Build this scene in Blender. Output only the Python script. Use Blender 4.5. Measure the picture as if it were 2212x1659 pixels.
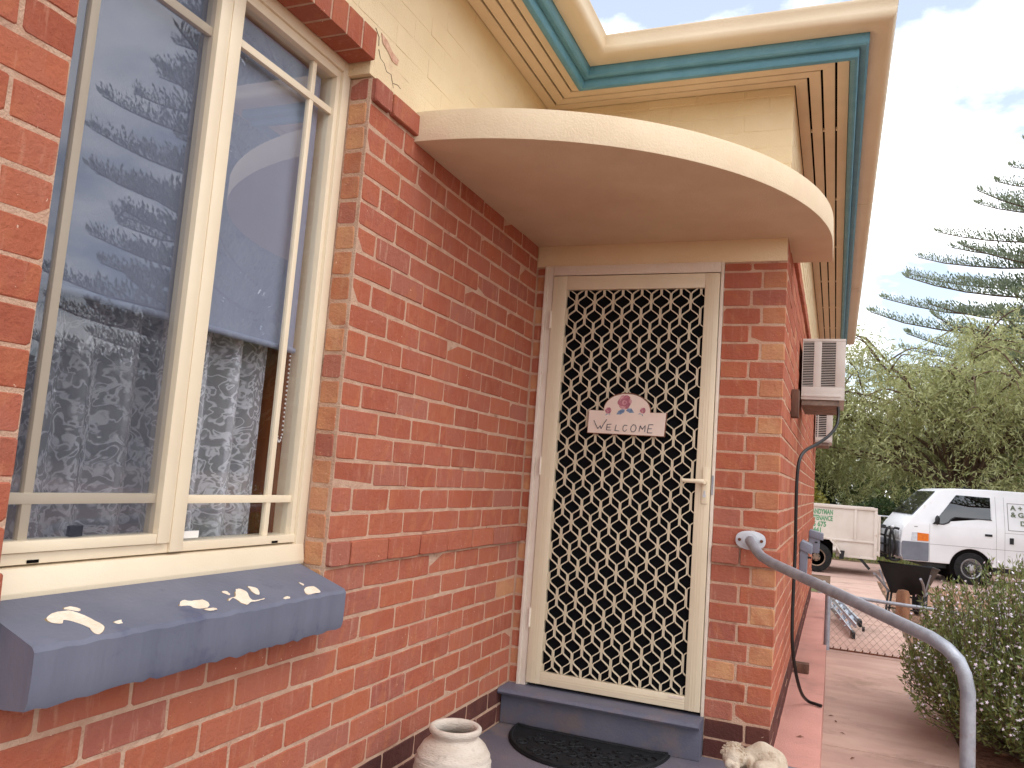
import bpy, bmesh, math, random
import numpy as np
from mathutils import Vector, Matrix
for o in list(bpy.data.objects): bpy.data.objects.remove(o)
SC = bpy.context.scene
C = SC.collection
rnd = random.Random(11)
PI = math.pi
R = math.radians

# ------------------------------------------------------------------ camera
W = 1.2476            # x of the outer corner of the door pier
YR, YL = -1.680, -2.757   # window opening in the left wall
cd = bpy.data.cameras.new('camera'); cam = bpy.data.objects.new('camera', cd); C.objects.link(cam)
yaw, pit, rol = -0.387412, 0.109238, 0.074972
fw = Vector((math.sin(yaw)*math.cos(pit), math.cos(yaw)*math.cos(pit), math.sin(pit)))
rt0 = Vector((math.cos(yaw), -math.sin(yaw), 0)); up0 = rt0.cross(fw)
rt = rt0*math.cos(rol) + up0*math.sin(rol); up = up0*math.cos(rol) - rt0*math.sin(rol)
mw = Matrix((rt, up, -fw)).transposed().to_4x4(); mw.translation = Vector((1.48334, -3.87045, 1.20408))
cam.matrix_world = mw
cd.sensor_width = 36; cd.lens = 36*1739.96/2212; cd.clip_start = .05; cd.clip_end = 2000
SC.camera = cam

# ------------------------------------------------------------------ sky and sun
SUN_EL, SUN_AZ = R(52), R(118)      # azimuth clockwise from +y
wd = bpy.data.worlds.new('World'); SC.world = wd; wd.use_nodes = True
nt = wd.node_tree; nt.nodes.clear()
def WN(t, **k):
    n = nt.nodes.new(t)
    for a, b in k.items(): setattr(n, a, b)
    return n
sky = WN('ShaderNodeTexSky', sky_type='NISHITA', sun_disc=False, sun_elevation=SUN_EL, sun_rotation=SUN_AZ)
sky.air_density = 1.1; sky.dust_density = .6; sky.ozone_density = 1.5
tc = WN('ShaderNodeTexCoord'); sx = WN('ShaderNodeSeparateXYZ'); nt.links.new(tc.outputs['Generated'], sx.inputs[0])
def wm(op, a, b=None):
    n = WN('ShaderNodeMath', operation=op)
    for i, q in enumerate((a, b)):
        if q is None: continue
        if isinstance(q, (int, float)): n.inputs[i].default_value = q
        else: nt.links.new(q, n.inputs[i])
    return n.outputs[0]
zz = wm('ADD', wm('MAXIMUM', sx.outputs[2], 0.0), .22)
cx = WN('ShaderNodeCombineXYZ'); nt.links.new(wm('DIVIDE', sx.outputs[0], zz), cx.inputs[0]); nt.links.new(wm('DIVIDE', sx.outputs[1], zz), cx.inputs[1])
nz = WN('ShaderNodeTexNoise'); nz.inputs['Scale'].default_value = 1.9; nz.inputs['Detail'].default_value = 7; nz.inputs['Roughness'].default_value = .55
mpn = WN('ShaderNodeVectorMath', operation='ADD'); nt.links.new(cx.outputs[0], mpn.inputs[0]); mpn.inputs[1].default_value = (3.7, 1.9, 0.4); nt.links.new(mpn.outputs[0], nz.inputs['Vector'])
cr = WN('ShaderNodeValToRGB'); cr.color_ramp.elements[0].position = .405; cr.color_ramp.elements[1].position = .55; cr.color_ramp.elements[0].color = (.18, .18, .18, 1)
nt.links.new(nz.outputs['Fac'], cr.inputs[0])
mx = WN('ShaderNodeMix', data_type='RGBA'); nt.links.new(cr.outputs[0], mx.inputs['Factor'])
nt.links.new(sky.outputs[0], mx.inputs['A']); mx.inputs['B'].default_value = (13.0, 13.1, 13.4, 1)
bg = WN('ShaderNodeBackground'); bg.inputs['Strength'].default_value = .15; nt.links.new(mx.outputs['Result'], bg.inputs[0])
wo = WN('ShaderNodeOutputWorld'); nt.links.new(bg.outputs[0], wo.inputs[0])
sl = bpy.data.lights.new('sun', 'SUN'); sl.energy = .55; sl.angle = R(18); sl.color = (1, .96, .90)
so = bpy.data.objects.new('sun', sl); C.objects.link(so)
sd = Vector((math.sin(SUN_AZ)*math.cos(SUN_EL), math.cos(SUN_AZ)*math.cos(SUN_EL), math.sin(SUN_EL)))
so.rotation_euler = sd.to_track_quat('Z', 'Y').to_euler(); so.location = sd*60
SC.view_settings.view_transform = 'Standard'; SC.view_settings.look = 'None'; SC.view_settings.gamma = 1
SC.view_settings.exposure = .47
try: SC.view_settings.use_curve_mapping = False
except Exception: pass

# ------------------------------------------------------------------ helpers
def S(r, g, b):
    f = lambda c: (c/255/12.92) if c <= 10 else ((c/255+.055)/1.055)**2.4
    return (f(r), f(g), f(b), 1)
class NT:
    def __init__(s, name):
        s.m = bpy.data.materials.new(name); s.m.use_nodes = True; s.t = s.m.node_tree; s.t.nodes.clear()
        s.out = s.n('ShaderNodeOutputMaterial')
    def n(s, t, **k):
        q = s.t.nodes.new(t)
        for a, b in k.items(): setattr(q, a, b)
        return q
    def l(s, a, b): s.t.links.new(a, b)
    def setin(s, n, key, v):
        if hasattr(v, 'is_linked') or isinstance(v, bpy.types.NodeSocket): s.l(v, n.inputs[key])
        else: n.inputs[key].default_value = v
    def pos(s, sc=(1, 1, 1)):
        g = s.n('ShaderNodeNewGeometry'); v = s.n('ShaderNodeVectorMath', operation='MULTIPLY'); s.l(g.outputs['Position'], v.inputs[0]); v.inputs[1].default_value = sc
        return v.outputs[0]
    def noise(s, scale, detail=4, rough=.55, vec=None, out='Fac', dist=0):
        q = s.n('ShaderNodeTexNoise'); q.inputs['Scale'].default_value = scale; q.inputs['Detail'].default_value = detail
        q.inputs['Roughness'].default_value = rough; q.inputs['Distortion'].default_value = dist
        s.l(vec if vec is not None else s.pos(), q.inputs['Vector']); return q.outputs[out]
    def ramp(s, fac, stops):
        q = s.n('ShaderNodeValToRGB'); e = q.color_ramp.elements
        while len(e) < len(stops): e.new(.5)
        for i, (p, c) in enumerate(stops):
            e[i].position = p; e[i].color = c if isinstance(c, tuple) else (c, c, c, 1)
        s.l(fac, q.inputs[0]); return q.outputs[0]
    def mix(s, fac, a, b, mode='MIX'):
        q = s.n('ShaderNodeMix', data_type='RGBA', blend_type=mode)
        for k, v in (('Factor', fac), ('A', a), ('B', b)):
            if isinstance(v, bpy.types.NodeSocket): s.l(v, q.inputs[k])
            else: q.inputs[k].default_value = v
        return q.outputs['Result']
    def math(s, op, a, b=0.):
        q = s.n('ShaderNodeMath', operation=op)
        for i, v in enumerate((a, b)):
            if isinstance(v, bpy.types.NodeSocket): s.l(v, q.inputs[i])
            else: q.inputs[i].default_value = v
        return q.outputs[0]
    def bump(s, h, dist=.01, strength=1., normal=None):
        q = s.n('ShaderNodeBump'); q.inputs['Distance'].default_value = dist; q.inputs['Strength'].default_value = strength; s.l(h, q.inputs['Height'])
        if normal is not None: s.l(normal, q.inputs['Normal'])
        return q.outputs[0]
    def pbr(s, col, rough=.7, metal=0., bump=None, spec=.4, **kw):
        q = s.n('ShaderNodeBsdfPrincipled'); s.setin(q, 'Base Color', col); s.setin(q, 'Roughness', rough); q.inputs['Metallic'].default_value = metal
        q.inputs['Specular IOR Level'].default_value = spec
        for k, v in kw.items(): q.inputs[k].default_value = v
        if bump is not None: s.l(bump, q.inputs['Normal'])
        s.l(q.outputs[0], s.out.inputs[0]); return q
M = {}
def mk(name, a, b=None, rough=.7, scale=8, bump=.0, bscale=60, metal=0., spec=.4, lo=.35, hi=.65, detail=5, stretch=(1, 1, 1), dirt=None, **kw):
    """plain two-tone surface with fine relief"""
    n = NT(name); b = b or a
    col = n.mix(n.ramp(n.noise(scale, detail, vec=n.pos(stretch)), [(lo, 0.), (hi, 1.)]), a, b)
    if dirt:                                     # (colour, scale, threshold)
        col = n.mix(n.ramp(n.noise(dirt[1], 6, .65), [(dirt[2], 0.), (dirt[2]+.12, 1.)]), col, dirt[0])
    bp = n.bump(n.noise(bscale, 5, .6, vec=n.pos(stretch)), bump) if bump else None
    n.pbr(col, rough, metal, bp, spec, **kw); M[name] = n.m; return n.m

# bricks: tone differs from brick to brick (Object Info), with streaks, pits and pale lime specks
def brick_mat(name, tones, streak=S(200, 150, 125), amount=.5, island=False, kiss=.5):
    n = NT(name)
    if island: rv = n.n('ShaderNodeNewGeometry').outputs['Random Per Island']
    else: rv = n.n('ShaderNodeObjectInfo').outputs['Random']
    col = n.ramp(rv, [(i/max(1, len(tones)-1), t) for i, t in enumerate(tones)])
    mott = n.noise(22, 5, .6)
    col = n.mix(n.ramp(mott, [(.3, 0.), (.75, .55)]), col, tones[len(tones)//2])
    cloud = n.noise(7, 4, .6)
    col = n.mix(n.ramp(cloud, [(.42, 0.), (.72, .6 if kiss else .15)]), col, S(168, 104, 86))
    vr = n.n('ShaderNodeVectorRotate', rotation_type='AXIS_ANGLE'); n.l(n.pos(), vr.inputs['Vector']); vr.inputs['Axis'].default_value = (1, 1, 0); vr.inputs['Angle'].default_value = .7
    sv = n.n('ShaderNodeVectorMath', operation='MULTIPLY'); n.l(vr.outputs[0], sv.inputs[0]); sv.inputs[1].default_value = (2.2, 2.2, .6)
    col = n.mix(n.ramp(n.noise(9, 2, .4, vec=sv.outputs[0]), [(.58, 0.), (.66, kiss)]), col, S(178, 108, 76))
    st = n.noise(30, 4, .65, vec=n.pos((1.6, 1.6, .22)))
    col = n.mix(n.ramp(st, [(.56, 0.), (.78, amount)]), col, streak)
    sp = n.noise(95, 2, .5)
    col = n.mix(n.ramp(sp, [(.735, 0.), (.76, .7)]), col, S(232, 205, 180))
    pit = n.noise(120, 2, .5, vec=n.pos((1, 1, 1.3)))
    col = n.mix(n.ramp(pit, [(.24, .55), (.30, 0.)]), col, S(70, 36, 30))
    b1 = n.bump(n.noise(70, 6, .7), .006)
    b2 = n.bump(n.noise(14, 3, .5), .008, .7, b1)
    n.pbr(col, .88, 0, b2, .25); M[name] = n.m
brick_mat('brick_red', [S(148, 78, 59), S(168, 90, 66), S(158, 84, 64), S(176, 101, 74), S(164, 93, 76), S(172, 94, 64)])
brick_mat('brick_orange', [S(196, 140, 98), S(178, 112, 80), S(202, 150, 108), S(166, 96, 70)], S(205, 160, 118), .4)
brick_mat('brick_pink', [S(156, 90, 74), S(166, 102, 84), S(152, 84, 70)], S(196, 152, 130), .9)
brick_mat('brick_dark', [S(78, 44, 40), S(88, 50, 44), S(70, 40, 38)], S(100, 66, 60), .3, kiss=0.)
brick_mat('brick_red_joined', [S(148, 78, 59), S(168, 90, 66), S(158, 84, 64), S(176, 101, 74), S(164, 93, 76), S(188, 130, 96)], island=True)
brick_mat('brick_orange_joined', [S(196, 146, 104), S(178, 116, 84), S(202, 154, 114), S(150, 80, 60)], S(205, 160, 118), .4, island=True)
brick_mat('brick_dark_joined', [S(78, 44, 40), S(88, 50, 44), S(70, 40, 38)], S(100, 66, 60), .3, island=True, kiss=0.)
mk('mortar', S(204, 170, 146), S(190, 150, 126), .95, 14, .008, 150, spec=.1, dirt=(S(150, 106, 88), 9, .60))
mk('cream_paint', S(228, 204, 164), S(232, 210, 172), .62, 5, .004, 130, spec=.3, dirt=(S(208, 178, 146), 2.6, .60))
mk('cream_render', S(222, 202, 172), S(216, 195, 164), .75, 6, .0022, 120, spec=.25, dirt=(S(216, 190, 164), 1.8, .60))
mk('cream_trim', S(224, 204, 166), S(218, 196, 158), .45, 5, .002, 160, spec=.4)
mk('cream_powdercoat', S(228, 212, 184), S(224, 206, 178), .32, 4, .0006, 300, spec=.5)
mk('door_powdercoat', S(222, 206, 178), S(216, 200, 172), .36, 4, .0006, 300, spec=.45)
mk('jamb_paint', S(226, 212, 196), S(218, 202, 184), .45, 9, .003, 90, spec=.4)
mk('soffit_paint', S(226, 204, 176), S(218, 196, 168), .6, 4, .002, 120, spec=.3, stretch=(1, 1, 1))
mk('teal_paint', S(88, 140, 160), S(102, 152, 170), .5, 7, .003, 90, spec=.4, dirt=(S(120, 165, 165), 6, .66))
mk('gutter_paint', S(226, 209, 180), S(218, 200, 170), .35, 3, .001, 60, spec=.5, dirt=(S(196, 172, 150), 3, .66))
mk('slate_paint', S(96, 99, 114), S(106, 108, 122), .55, 6, .0016, 60, spec=.35, stretch=(1, 1, .25), dirt=(S(80, 82, 104), 5, .6))
mk('step_paint', S(92, 93, 108), S(104, 102, 114), .5, 6, .002, 90, spec=.35, dirt=(S(116, 104, 104), 4, .56))
mk('porch_paint', S(104, 100, 112), S(116, 110, 118), .6, 5, .003, 110, spec=.3, dirt=(S(134, 116, 112), 2.5, .55))
mk('chip_cream', S(238, 222, 202), S(230, 208, 184), .8, 30, .004, 150)
mk('worn_pink', S(214, 176, 148), S(190, 140, 116), .85, 60)
mk('tray_metal', S(150, 134, 122), S(116, 100, 90), .7, 20)
mk('chip_edge', S(140, 118, 80), S(170, 140, 96), .9, 30)
mk('void_dark', S(22, 18, 18), S(14, 12, 12), .95, 6, spec=.05)
mk('screen_mesh', S(16, 16, 20), S(11, 11, 14), .85, 40, spec=.1)
mk('rubber', S(18, 19, 22), S(28, 28, 30), .72, 30, .003, 160, spec=.3)
mk('hose_black', S(16, 16, 17), S(28, 27, 27), .4, 10, .001, 100, spec=.45)
mk('galvanised', S(166, 168, 175), S(144, 146, 154), .42, 22, .0015, 140, .45, dirt=(S(140, 112, 92), 7, .62))
mk('plate_zinc', S(206, 208, 212), S(190, 192, 198), .5, 10, .001, 140, .2)
mk('aluminium', S(196, 200, 206), S(170, 174, 182), .3, 12, .0008, 100, .85)
mk('rust', S(120, 70, 46), S(88, 52, 40), .85, 30, .004, 120, .2)
mk('ac_paint', S(206, 200, 192), S(196, 188, 180), .45, 6, .001, 80, dirt=(S(160, 140, 120), 4, .68))
mk('grey_box', S(128, 132, 146), S(116, 120, 134), .5, 8, .001, 90)
mk('timber_old', S(112, 78, 62), S(82, 56, 46), .85, 18, .005, 60, stretch=(1, 1, .3), dirt=(S(210, 195, 175), 16, .60))
mk('timber_brown', S(132, 74, 38), S(112, 60, 30), .45, 9, .002, 60, stretch=(1, 1, .15))
mk('pot_clay', S(208, 194, 180), S(196, 180, 164), .8, 9, .006, 60, stretch=(1, 1, 3.5), dirt=(S(168, 152, 138), 11, .62))
mk('statue_stone', S(204, 188, 168), S(182, 162, 140), .85, 16, .006, 110, dirt=(S(150, 122, 96), 14, .58))
mk('sign_white', S(226, 206, 192), S(220, 198, 182), .6, 6, .001, 90)
mk('sign_brown', S(128, 82, 58), S(110, 66, 46), .6, 20)
mk('sign_ink', S(70, 72, 82), S(84, 84, 94), .7, 40)
mk('rose_pink', S(182, 112, 122), S(150, 86, 100), .7, 60)
mk('rose_pale', S(206, 156, 156), S(186, 130, 136), .7, 60)
mk('rose_leaf', S(92, 112, 142), S(136, 156, 176), .7, 60)
mk('pink_concrete', S(196, 140, 126), S(184, 130, 118), .8, 3, .004, 90, dirt=(S(168, 122, 110), 2.4, .56))
mk('path_concrete', S(200, 168, 152), S(184, 150, 136), .85, 2.2, .006, 70, stretch=(1, 2.5, 1), dirt=(S(166, 138, 122), 2.2, .56))
mk('drive_concrete', S(192, 158, 144), S(176, 144, 132), .9, 1.2, .006, 40, dirt=(S(134, 110, 98), .9, .56))
mk('soil', S(120, 92, 70), S(98, 74, 56), .95, 3, .02, 30, dirt=(S(86, 98, 52), 1.1, .56))
mk('gravel_bed', S(172, 132, 108), S(120, 88, 70), .95, 26, .03, 40)
mk('pebble', S(190, 150, 124), S(140, 102, 80), .85, 14)
mk('grass', S(96, 116, 48), S(124, 122, 62), .9, 8)
mk('leaf_brown', S(110, 66, 36), S(80, 48, 28), .8, 40)
mk('van_white', S(232, 232, 234), S(226, 226, 228), .22, 3, spec=.6, dirt=(S(206, 192, 176), 2.4, .62))
mk('van_grey', S(116, 118, 128), S(104, 106, 116), .5, 4, .0006, 200)
mk('tyre', S(30, 29, 30), S(44, 42, 42), .85, 20, .004, 120, spec=.2)
mk('hubcap', S(176, 174, 176), S(140, 136, 136), .35, 10, .0, 60, .7)
mk('hub_dirty', S(150, 124, 104), S(110, 92, 80), .6, 10, .0, 60, .4)
mk('lamp_amber', S(226, 120, 24), S(214, 104, 18), .25, 20)
mk('lamp_clear', S(216, 220, 224), S(190, 194, 200), .12, 20)
mk('black_plastic', S(24, 24, 26), S(32, 32, 34), .5, 20)
mk('seam', S(120, 116, 114), S(104, 100, 98), .7, 20)
mk('trailer_paint', S(214, 202, 192), S(204, 190, 178), .5, 2.5, .001, 60, dirt=(S(176, 146, 124), 3.2, .64))
mk('trailer_text', S(92, 142, 104), S(110, 156, 116), .6, 20)
mk('van_text', S(96, 110, 92), S(110, 116, 90), .6, 20)
mk('text_orange', S(214, 140, 60), S(196, 120, 50), .6, 20)
mk('barrow_tray', S(17, 17, 19), S(25, 25, 27), .5, 10, .002, 60)
mk('bark', S(112, 90, 74), S(80, 62, 50), .95, 6, .02, 26, stretch=(1, 1, .25))
mk('log_wood', S(150, 106, 78), S(116, 80, 60), .9, 12, .01, 60, stretch=(1, 1, .2))
mk('roof_tile', S(150, 80, 60), S(130, 66, 50), .85, 6, .01, 30)
mk('wire', S(150, 130, 118), S(120, 100, 90), .6, 30, metal=.4)
mk('blind_fabric', S(142, 146, 162), S(134, 138, 154), .85, 2, .0005, 300)
mk('room_wall', S(150, 130, 112), S(140, 120, 104), .9, 3)
mk('room_floor', S(96, 66, 44), S(80, 54, 36), .7, 3)
mk('white_plastic', S(226, 222, 216), S(218, 214, 208), .4, 10)
mk('flower_white', S(236, 228, 236), S(226, 212, 226), .7, 30)
mk('car_white', S(236, 236, 238), S(230, 230, 232), .2, 3, spec=.6)
mk('lamp_red', S(180, 50, 40), S(160, 40, 34), .3, 10)

def leaf_mat(name, dark, mid, light, trans=.35):
    n = NT(name); a = n.n('ShaderNodeAttribute', attribute_name='tint')
    col = n.ramp(a.outputs['Fac'], [(0., dark), (.5, mid), (1., light)])
    d = n.n('ShaderNodeBsdfDiffuse'); n.l(col, d.inputs[0])
    t = n.n('ShaderNodeBsdfTranslucent'); n.l(col, t.inputs[0])
    m = n.n('ShaderNodeMixShader'); m.inputs[0].default_value = trans; n.l(d.outputs[0], m.inputs[1]); n.l(t.outputs[0], m.inputs[2])
    g = n.n('ShaderNodeBsdfGlossy'); g.inputs['Roughness'].default_value = .45
    m2 = n.n('ShaderNodeMixShader'); m2.inputs[0].default_value = .05; n.l(m.outputs[0], m2.inputs[1]); n.l(g.outputs[0], m2.inputs[2])
    n.l(m2.outputs[0], n.out.inputs[0]); M[name] = n.m
leaf_mat('leaf_feather', S(140, 134, 94), S(164, 168, 110), S(198, 198, 146), .48)
leaf_mat('leaf_pine', S(98, 110, 90), S(128, 140, 114), S(164, 168, 140), .4)
leaf_mat('leaf_cypress', S(30, 44, 26), S(48, 62, 34), S(74, 84, 44), .2)
leaf_mat('leaf_gold', S(128, 124, 48), S(168, 160, 70), S(196, 184, 96))
leaf_mat('leaf_shrub', S(40, 60, 34), S(72, 92, 52), S(130, 150, 104))
leaf_mat('leaf_diosma', S(80, 94, 50), S(114, 128, 68), S(150, 156, 98))
leaf_mat('leaf_hedge', S(46, 62, 32), S(80, 96, 48), S(112, 122, 66))
leaf_mat('leaf_grass', S(84, 96, 40), S(112, 122, 54), S(146, 142, 80))

def glass_mat(name, tint=(1, 1, 1, 1), r0=.14, rough=0.):
    n = NT(name); ge = n.n('ShaderNodeNewGeometry'); dt = n.n('ShaderNodeVectorMath', operation='DOT_PRODUCT'); n.l(ge.outputs['Incoming'], dt.inputs[0]); n.l(ge.outputs['Normal'], dt.inputs[1])
    c5 = n.math('POWER', n.math('SUBTRACT', 1., n.math('ABSOLUTE', dt.outputs['Value'])), 5.)      # thin pane: same reflectance from both sides
    fr = n.math('ADD', n.math('MULTIPLY', c5, 1-r0), r0)
    t = n.n('ShaderNodeBsdfTransparent'); t.inputs[0].default_value = tint
    g = n.n('ShaderNodeBsdfGlossy'); g.inputs['Roughness'].default_value = rough; g.inputs[0].default_value = (.95, .97, 1, 1)
    m = n.n('ShaderNodeMixShader'); n.l(fr, m.inputs[0]); n.l(t.outputs[0], m.inputs[1]); n.l(g.outputs[0], m.inputs[2])
    n.l(m.outputs[0], n.out.inputs[0]); M[name] = n.m
glass_mat('window_glass', (.93, .95, .97, 1)); glass_mat('vehicle_glass', (.10, .12, .14, 1), .08)
def screen_mat():
    n = NT('flyscreen'); t = n.n('ShaderNodeBsdfTransparent'); d = n.n('ShaderNodeBsdfDiffuse'); d.inputs[0].default_value = S(72, 76, 92)
    m = n.n('ShaderNodeMixShader'); m.inputs[0].default_value = .30; n.l(t.outputs[0], m.inputs[1]); n.l(d.outputs[0], m.inputs[2]); n.l(m.outputs[0], n.out.inputs[0]); M['flyscreen'] = n.m
screen_mat()
def lace_mat():
    n = NT('lace'); g = n.n('ShaderNodeAttribute', attribute_name='lace_uv'); v = g.outputs['Vector']
    wv = n.n('ShaderNodeVectorMath', operation='ADD'); nq = n.n('ShaderNodeVectorMath', operation='SCALE'); n.l(n.noise(20, 2, .5, v, 'Color'), nq.inputs[0]); nq.inputs['Scale'].default_value = .03
    n.l(v, wv.inputs[0]); n.l(nq.outputs[0], wv.inputs[1])
    vo = n.n('ShaderNodeTexVoronoi', feature='F1'); vo.inputs['Scale'].default_value = 15; vo.inputs['Randomness'].default_value = .7; n.l(wv.outputs[0], vo.inputs['Vector'])
    flower = n.ramp(vo.outputs['Distance'], [(0., .2), (.08, 1.), (.30, 1.), (.37, 0.)])
    vo2 = n.n('ShaderNodeTexVoronoi', feature='F1'); vo2.inputs['Scale'].default_value = 52; n.l(wv.outputs[0], vo2.inputs['Vector'])
    petal = n.ramp(vo2.outputs['Distance'], [(.30, 1.), (.52, .25)])
    vine = n.ramp(n.noise(24, 2, .4, v, dist=1.2), [(.44, 0.), (.48, 1.), (.53, 1.), (.57, 0.)])
    cov = n.math('MAXIMUM', n.math('MULTIPLY', flower, petal), n.math('MULTIPLY', vine, .9))
    fac = n.math('ADD', n.math('MULTIPLY', cov, .52), .40)
    t = n.n('ShaderNodeBsdfTransparent'); d = n.n('ShaderNodeBsdfDiffuse'); d.inputs[0].default_value = S(236, 234, 238)
    tr = n.n('ShaderNodeBsdfTranslucent'); tr.inputs[0].default_value = S(232, 230, 234)
    mm = n.n('ShaderNodeMixShader'); mm.inputs[0].default_value = .3; n.l(d.outputs[0], mm.inputs[1]); n.l(tr.outputs[0], mm.inputs[2])
    m = n.n('ShaderNodeMixShader'); n.l(fac, m.inputs[0]); n.l(t.outputs[0], m.inputs[1]); n.l(mm.outputs[0], m.inputs[2]); n.l(m.outputs[0], n.out.inputs[0]); M['lace'] = n.m
lace_mat()

WMX = {}
def tag(o, label=None, cat=None, group=None, kind=None):
    if label: o['label'] = label
    if cat: o['category'] = cat
    if group: o['group'] = group
    if kind: o['kind'] = kind
    return o
def thing(name, label, cat, loc=(0, 0, 0), rz=0, group=None):
    o = bpy.data.objects.new(name, None); C.objects.link(o); o.empty_display_size = .1
    o.location = loc; o.rotation_euler = (0, 0, rz); WMX[o.name] = Matrix.Translation(loc) @ Matrix.Rotation(rz, 4, 'Z')
    return tag(o, label, cat, group)
def attach(o, parent, local=False):
    """world-coordinate part (default) or part in its parent's own axes (local)"""
    if parent is None: WMX[o.name] = Matrix.Identity(4); return o
    o.parent = parent
    if local: WMX[o.name] = WMX[parent.name].copy()
    else: o.matrix_parent_inverse = WMX[parent.name].inverted(); WMX[o.name] = Matrix.Identity(4)
    return o
class MB:
    def __init__(s): s.v = []; s.f = []
    def add(s, vs, fs):
        k = len(s.v); s.v += [tuple(q) for q in vs]; s.f += [tuple(i+k for i in f) for f in fs]; return s
    def box(s, x0, x1, y0, y1, z0, z1):
        return s.add([(x0,y0,z0),(x1,y0,z0),(x1,y1,z0),(x0,y1,z0),(x0,y0,z1),(x1,y0,z1),(x1,y1,z1),(x0,y1,z1)],
                     [(0,3,2,1),(4,5,6,7),(0,1,5,4),(1,2,6,5),(2,3,7,6),(3,0,4,7)])
    def beam(s, a, b, w, h, upv=(0, 0, 1)):
        a = Vector(a); b = Vector(b); d = (b-a).normalized(); sd_ = d.cross(Vector(upv))
        if sd_.length < 1e-4: sd_ = d.cross(Vector((1, 0, 0)))
        sd_.normalize(); u = sd_.cross(d)
        vs = [p + sd_*(i*w/2) + u*(j*h/2) for p in (a, b) for i, j in ((-1,-1),(1,-1),(1,1),(-1,1))]
        return s.add(vs, [(0,3,2,1),(4,5,6,7),(0,1,5,4),(1,2,6,5),(2,3,7,6),(3,0,4,7)])
    def prism(s, pts, vec):
        n = len(pts); vec = Vector(vec); pts = [Vector(p) for p in pts]
        vs = pts + [p+vec for p in pts]
        return s.add(vs, [tuple(range(n-1, -1, -1)), tuple(range(n, 2*n))] + [(i, (i+1) % n, n+(i+1) % n, n+i) for i in range(n)])
    def tube(s, pts, r, n=8, closed=False):
        pts = [Vector(p) for p in pts]; m = len(pts); rs = r if isinstance(r, (list, tuple)) else [r]*m
        vs = []; prev = None
        for i, p in enumerate(pts):
            if closed: t = pts[(i+1) % m]-pts[i-1]
            else: t = (pts[min(i+1, m-1)]-pts[max(i-1, 0)])
            t.normalize()
            if prev is None:
                a = Vector((0, 0, 1)) if abs(t.z) < .9 else Vector((1, 0, 0)); u = t.cross(a).normalized()
            else: u = (prev - t*prev.dot(t)).normalized()
            prev = u; w = t.cross(u)
            for k in range(n): vs.append(p + (u*math.cos(2*PI*k/n) + w*math.sin(2*PI*k/n))*rs[i])
        fs = [(i*n+k, i*n+(k+1) % n, ((i+1) % m)*n+(k+1) % n, ((i+1) % m)*n+k) for i in range(m if closed else m-1) for k in range(n)]
        if not closed: fs += [tuple(range(n-1, -1, -1)), tuple((m-1)*n+k for k in range(n))]
        return s.add(vs, fs)
    def lathe(s, prof, c=(0, 0, 0), n=32, axis='z', cap=True):
        c = Vector(c); m = len(prof); vs = []
        for r, h in prof:
            for k in range(n):
                a = 2*PI*k/n; p = (r*math.cos(a), r*math.sin(a), h)
                if axis == 'y': p = (p[0], p[2], p[1])
                if axis == 'x': p = (p[2], p[0], p[1])
                vs.append(c+Vector(p))
        fs = [(i*n+k, i*n+(k+1) % n, (i+1)*n+(k+1) % n, (i+1)*n+k) for i in range(m-1) for k in range(n)]
        if cap: fs += [tuple(range(n-1, -1, -1)), tuple((m-1)*n+k for k in range(n))]
        return s.add(vs, fs)
    def ball(s, c, r, n=10, m=7, sc=(1, 1, 1), rot=None):
        c = Vector(c); vs = []
        for i in range(m+1):
            th = PI*i/m
            for k in range(n):
                p = Vector((r*math.sin(th)*math.cos(2*PI*k/n)*sc[0], r*math.sin(th)*math.sin(2*PI*k/n)*sc[1], r*math.cos(th)*sc[2]))
                if rot is not None: p = rot @ p
                vs.append(c+p)
        return s.add(vs, [(i*n+k, (i+1)*n+k, (i+1)*n+(k+1) % n, i*n+(k+1) % n) for i in range(m) for k in range(n)])
    def sweep(s, prof, stations):
        """closed profile [(e,z)] swept through mitred stations fn(e)->(x,y)"""
        n = len(prof); vs = [Vector((*fn(e), z)) for fn in stations for e, z in prof]
        fs = [(i*n+k, i*n+(k+1) % n, (i+1)*n+(k+1) % n, (i+1)*n+k) for i in range(len(stations)-1) for k in range(n)]
        fs += [tuple(range(n)), tuple((len(stations)-1)*n+k for k in range(n-1, -1, -1))]
        return s.add(vs, fs)
    def build(s, name, mat, parent=None, local=False, smooth=False, bevel=0., seg=2, merge=False, angle=35):
        me = bpy.data.meshes.new(name); me.from_pydata(s.v, [], s.f)
        bm = bmesh.new(); bm.from_mesh(me)
        if merge: bmesh.ops.remove_doubles(bm, verts=bm.verts, dist=1e-5)
        bmesh.ops.recalc_face_normals(bm, faces=bm.faces)
        if bevel: bmesh.ops.bevel(bm, geom=list(bm.edges), offset=bevel, segments=seg, affect='EDGES', clamp_overlap=True, profile=.6)
        bm.to_mesh(me); bm.free()
        if smooth or bevel:
            me.shade_smooth(); me.set_sharp_from_angle(angle=R(angle))
        me.materials.append(M[mat] if isinstance(mat, str) else mat)
        o = bpy.data.objects.new(name, me); C.objects.link(o); attach(o, parent, local); return o
def struct(o): o['kind'] = 'structure'; return o
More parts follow.
